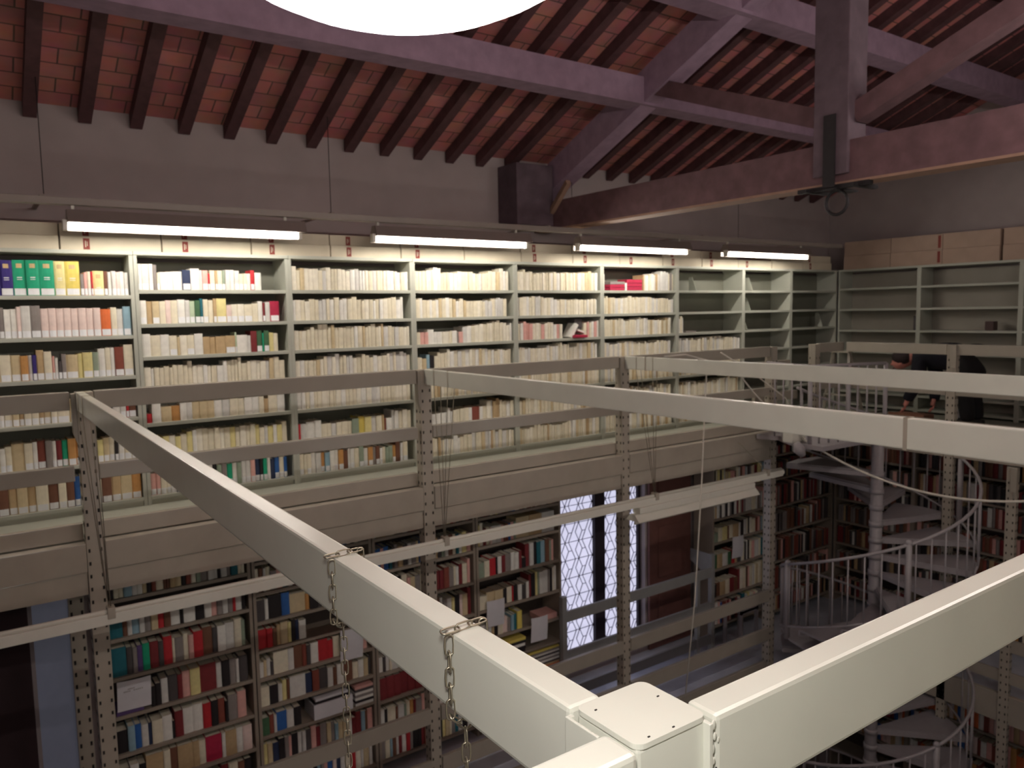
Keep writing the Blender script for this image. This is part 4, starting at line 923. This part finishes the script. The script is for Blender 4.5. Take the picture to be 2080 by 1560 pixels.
# lower landing floor joining lower gallery
m = MB(); m.prism([(SX+.1, SY+.1), sp(60, 1.0), (8.9, 5.58), (7.7, 5.58), sp(150, 1.0)], DM-.05, DM-.002); m.build('landing', STAIR, ST)
post(XG-.02, 3.55, 'slotted post of the end gallery right of the spiral stair', w=.07, ztop=-1.75)

# ladder
Ld = thing('step_ladder', 'small white step ladder in the gallery corner beside the person', 'ladder', (9.5, 5.85, DU))
for s_, y in ((1, 5.74), (-1, 5.96)):
    MB().beam((9.42, y, -.6), (9.30, y-.07*s_, DU), .03, .03).build('leg', STEEL2, Ld)
    MB().beam((9.44, y, -.6), (9.66, y-.07*s_, DU), .03, .03).build('leg', STEEL2, Ld)
MB().box(9.38, 9.48, 5.72, 5.98, -.61, -.585).build('top_step', STEEL2, Ld)
MB().box(9.31, 9.39, 5.68, 6.02, -.90, -.88).build('step', STEEL2, Ld)
MB().box(9.29, 9.35, 5.68, 6.02, -1.17, -1.15).build('step', STEEL2, Ld)
# boxes on the floor by the person
tag(MB().box(9.34, 9.62, 4.72, 5.12, DU+.001, DU+.10, c=.004).box(9.33, 9.34, 4.70, 5.14, DU+.08, DU+.115).build('cardboard_box', CARD), 'low brown cardboard box under the bending person hands', 'box')
tag(MB().box(9.84, 9.99, 4.40, 4.55, DU+.001, DU+.33, c=.004).build('file_box', PAPER), 'pale file box standing behind the post beside the person', 'box')

# ------------------------------------------------------------------ person
def skinned(name, verts, edges, mtl, parent, root=0, sub=2, smooth=True):
    og = Vector(parent['_o'])
    me = bpy.data.meshes.new(name); me.from_pydata([tuple(Vector(v[:3])-og) for v in verts], edges, [])
    o = bpy.data.objects.new(name, me); COL.objects.link(o)
    sk = o.modifiers.new('s', 'SKIN'); 
    o.data.skin_vertices[0].data[0].use_root = False
    for i, v in enumerate(verts):
        r = v[3]; o.data.skin_vertices[0].data[i].radius = r if isinstance(r, tuple) else (r, r)
    o.data.skin_vertices[0].data[root].use_root = True
    ss = o.modifiers.new('u', 'SUBSURF'); ss.levels = sub; ss.render_levels = sub
    bpy.context.view_layer.update(); dg = bpy.context.evaluated_depsgraph_get()
    nm = bpy.data.meshes.new_from_object(o.evaluated_get(dg)); nm.name = name
    o.modifiers.clear(); o.data = nm; nm.materials.clear(); nm.materials.append(mtl)
    for p in nm.polygons: p.use_smooth = True
    o.parent = parent; o['_o'] = tuple(og)
    return o
PXX = 9.62
PR = thing('person', 'person in dark clothes bending forward behind the end gallery rail', 'person', (PXX, 4.35, DU))
hp = (PXX, 4.34, -.62)
V = [(PXX, 4.34, -.66, .11), (PXX, 4.52, -.62, .11), (PXX, 4.74, -.60, .12), (PXX, 4.88, -.62, .09), (PXX, 4.97, -.63, .07), (PXX, 5.06, -.665, .10), (PXX, 5.16, -.71, .112), (PXX, 5.245, -.775, .07)]
Ed = [(i, i+1) for i in range(7)]
def limb(pts, start):
    i0 = len(V); 
    for p in pts: V.append(p)
    Ed.append((start, i0)); 
    for k in range(len(pts)-1): Ed.append((i0+k, i0+k+1))
for s_ in (-1, 1):
    limb([(PXX+s_*.10, 4.30, -.78, .08), (PXX+s_*.11, 4.36, -.98, .06), (PXX+s_*.11, 4.30, -1.2, .05), (PXX+s_*.11, 4.28, -1.37, .036), (PXX+s_*.11, 4.35, -1.405, .032), (PXX+s_*.11, 4.46, -1.415, .026)], 0)
    limb([(PXX+s_*.17, 4.83, -.66, .058), (PXX+s_*.22-.03, 4.80-.0*s_, -.92, .042), (PXX+s_*.14-.1, 4.83-.09*s_, -1.14, .032), (PXX+s_*.12-.12, 4.84-.1*s_, -1.20, .026), (PXX+s_*.12-.13, 4.85-.11*s_, -1.245, .032)], 2)
body = skinned('body', V, Ed, SKIN, PR)
# fingers
for s_ in (-1, 1):
    b0 = Vector((PXX+s_*.12-.13, 4.85-.11*s_, -1.26))
    m = MB()
    for k in range(4):
        o0 = b0+Vector((-.028+.018*k, .0, 0)); ln = (.055, .065, .06, .045)[k]
        m.tube([o0, o0+Vector((0, .012, -ln*.5)), o0+Vector((-.01, .03, -ln*.9))], [.0095, .0085, .007], 8)
    m.tube([b0+Vector((.03, .0, .02)), b0+Vector((.05, .02, -.01)), b0+Vector((.052, .035, -.035))], [.011, .010, .008], 8)
    m.build('fingers', SKIN, PR)
JV = [(PXX, 4.36, -.64, .185), (PXX, 4.54, -.62, .19), (PXX, 4.74, -.60, .20), (PXX, 4.90, -.62, .125), (PXX, 4.97, -.64, .085)]
JE = [(0, 1), (1, 2), (2, 3), (3, 4)]
for s_ in (-1, 1):
    i0 = len(JV); JV += [(PXX+s_*.17, 4.83, -.66, .098), (PXX+s_*.22-.03, 4.80, -.92, .085), (PXX+s_*.14-.1, 4.83-.09*s_, -1.14, .066), (PXX+s_*.13-.11, 4.835-.095*s_, -1.17, .06)]
    JE += [(2, i0), (i0, i0+1), (i0+1, i0+2), (i0+2, i0+3)]
skinned('jacket', JV, JE, JACK, PR)
TV = [(PXX, 4.32, -.655, .20), (PXX, 4.46, -.64, .17)]; TE = [(0, 1)]
for s_ in (-1, 1):
    i0 = len(TV); TV += [(PXX+s_*.10, 4.30, -.78, .14), (PXX+s_*.11, 4.36, -.98, .11), (PXX+s_*.11, 4.30, -1.2, .092), (PXX+s_*.11, 4.28, -1.38, .08)]
    TE += [(0, i0), (i0, i0+1), (i0+1, i0+2), (i0+2, i0+3)]
skinned('trousers', TV, TE, TROU, PR)
m = MB().ball((PXX, 5.115, -.655), .128, nu=24, nv=16, sq=(.95, 1.12, .86)); m.build('hair', HAIR, PR)
m = MB()
for s_ in (-1, 1): m.ball((PXX+s_*.088, 5.11, -.715), .026, sq=(.4, 1, 1.3))
m.ball((PXX, 5.265, -.75), .016, sq=(.8, 1.2, 1)); m.build('ears_and_nose', SKIN, PR)
m = MB()
for s_ in (-1, 1): m.ball((PXX+s_*.032, 5.235, -.715), .009)
m.build('eyes', BMAT[BI['K']], PR)
MB().ball((PXX, 5.245, -.80), .016, sq=(1.4, .6, .5)).build('mouth', BMAT[BI['r']], PR)
for s_ in (-1, 1): MB().box(PXX+s_*.11-.045, PXX+s_*.11+.045, 4.20, 4.48, DU+.001, DU+.07, c=.02).build('shoe', BMAT[BI['K']], PR)
# a dark cap-like bump above the rail: dark bag on the shelf behind
tag(MB().ball((XE+.14, 4.6, -.565), .09, sq=(.8, 1.6, .7)).build('dark_bag', JACK), 'dark bag on the end wall shelf just above the person back', 'bag')

# window daylight reaching through panes is the panes' own glow; clean helper property
for o in bpy.data.objects:
    if '_o' in o: del o['_o']
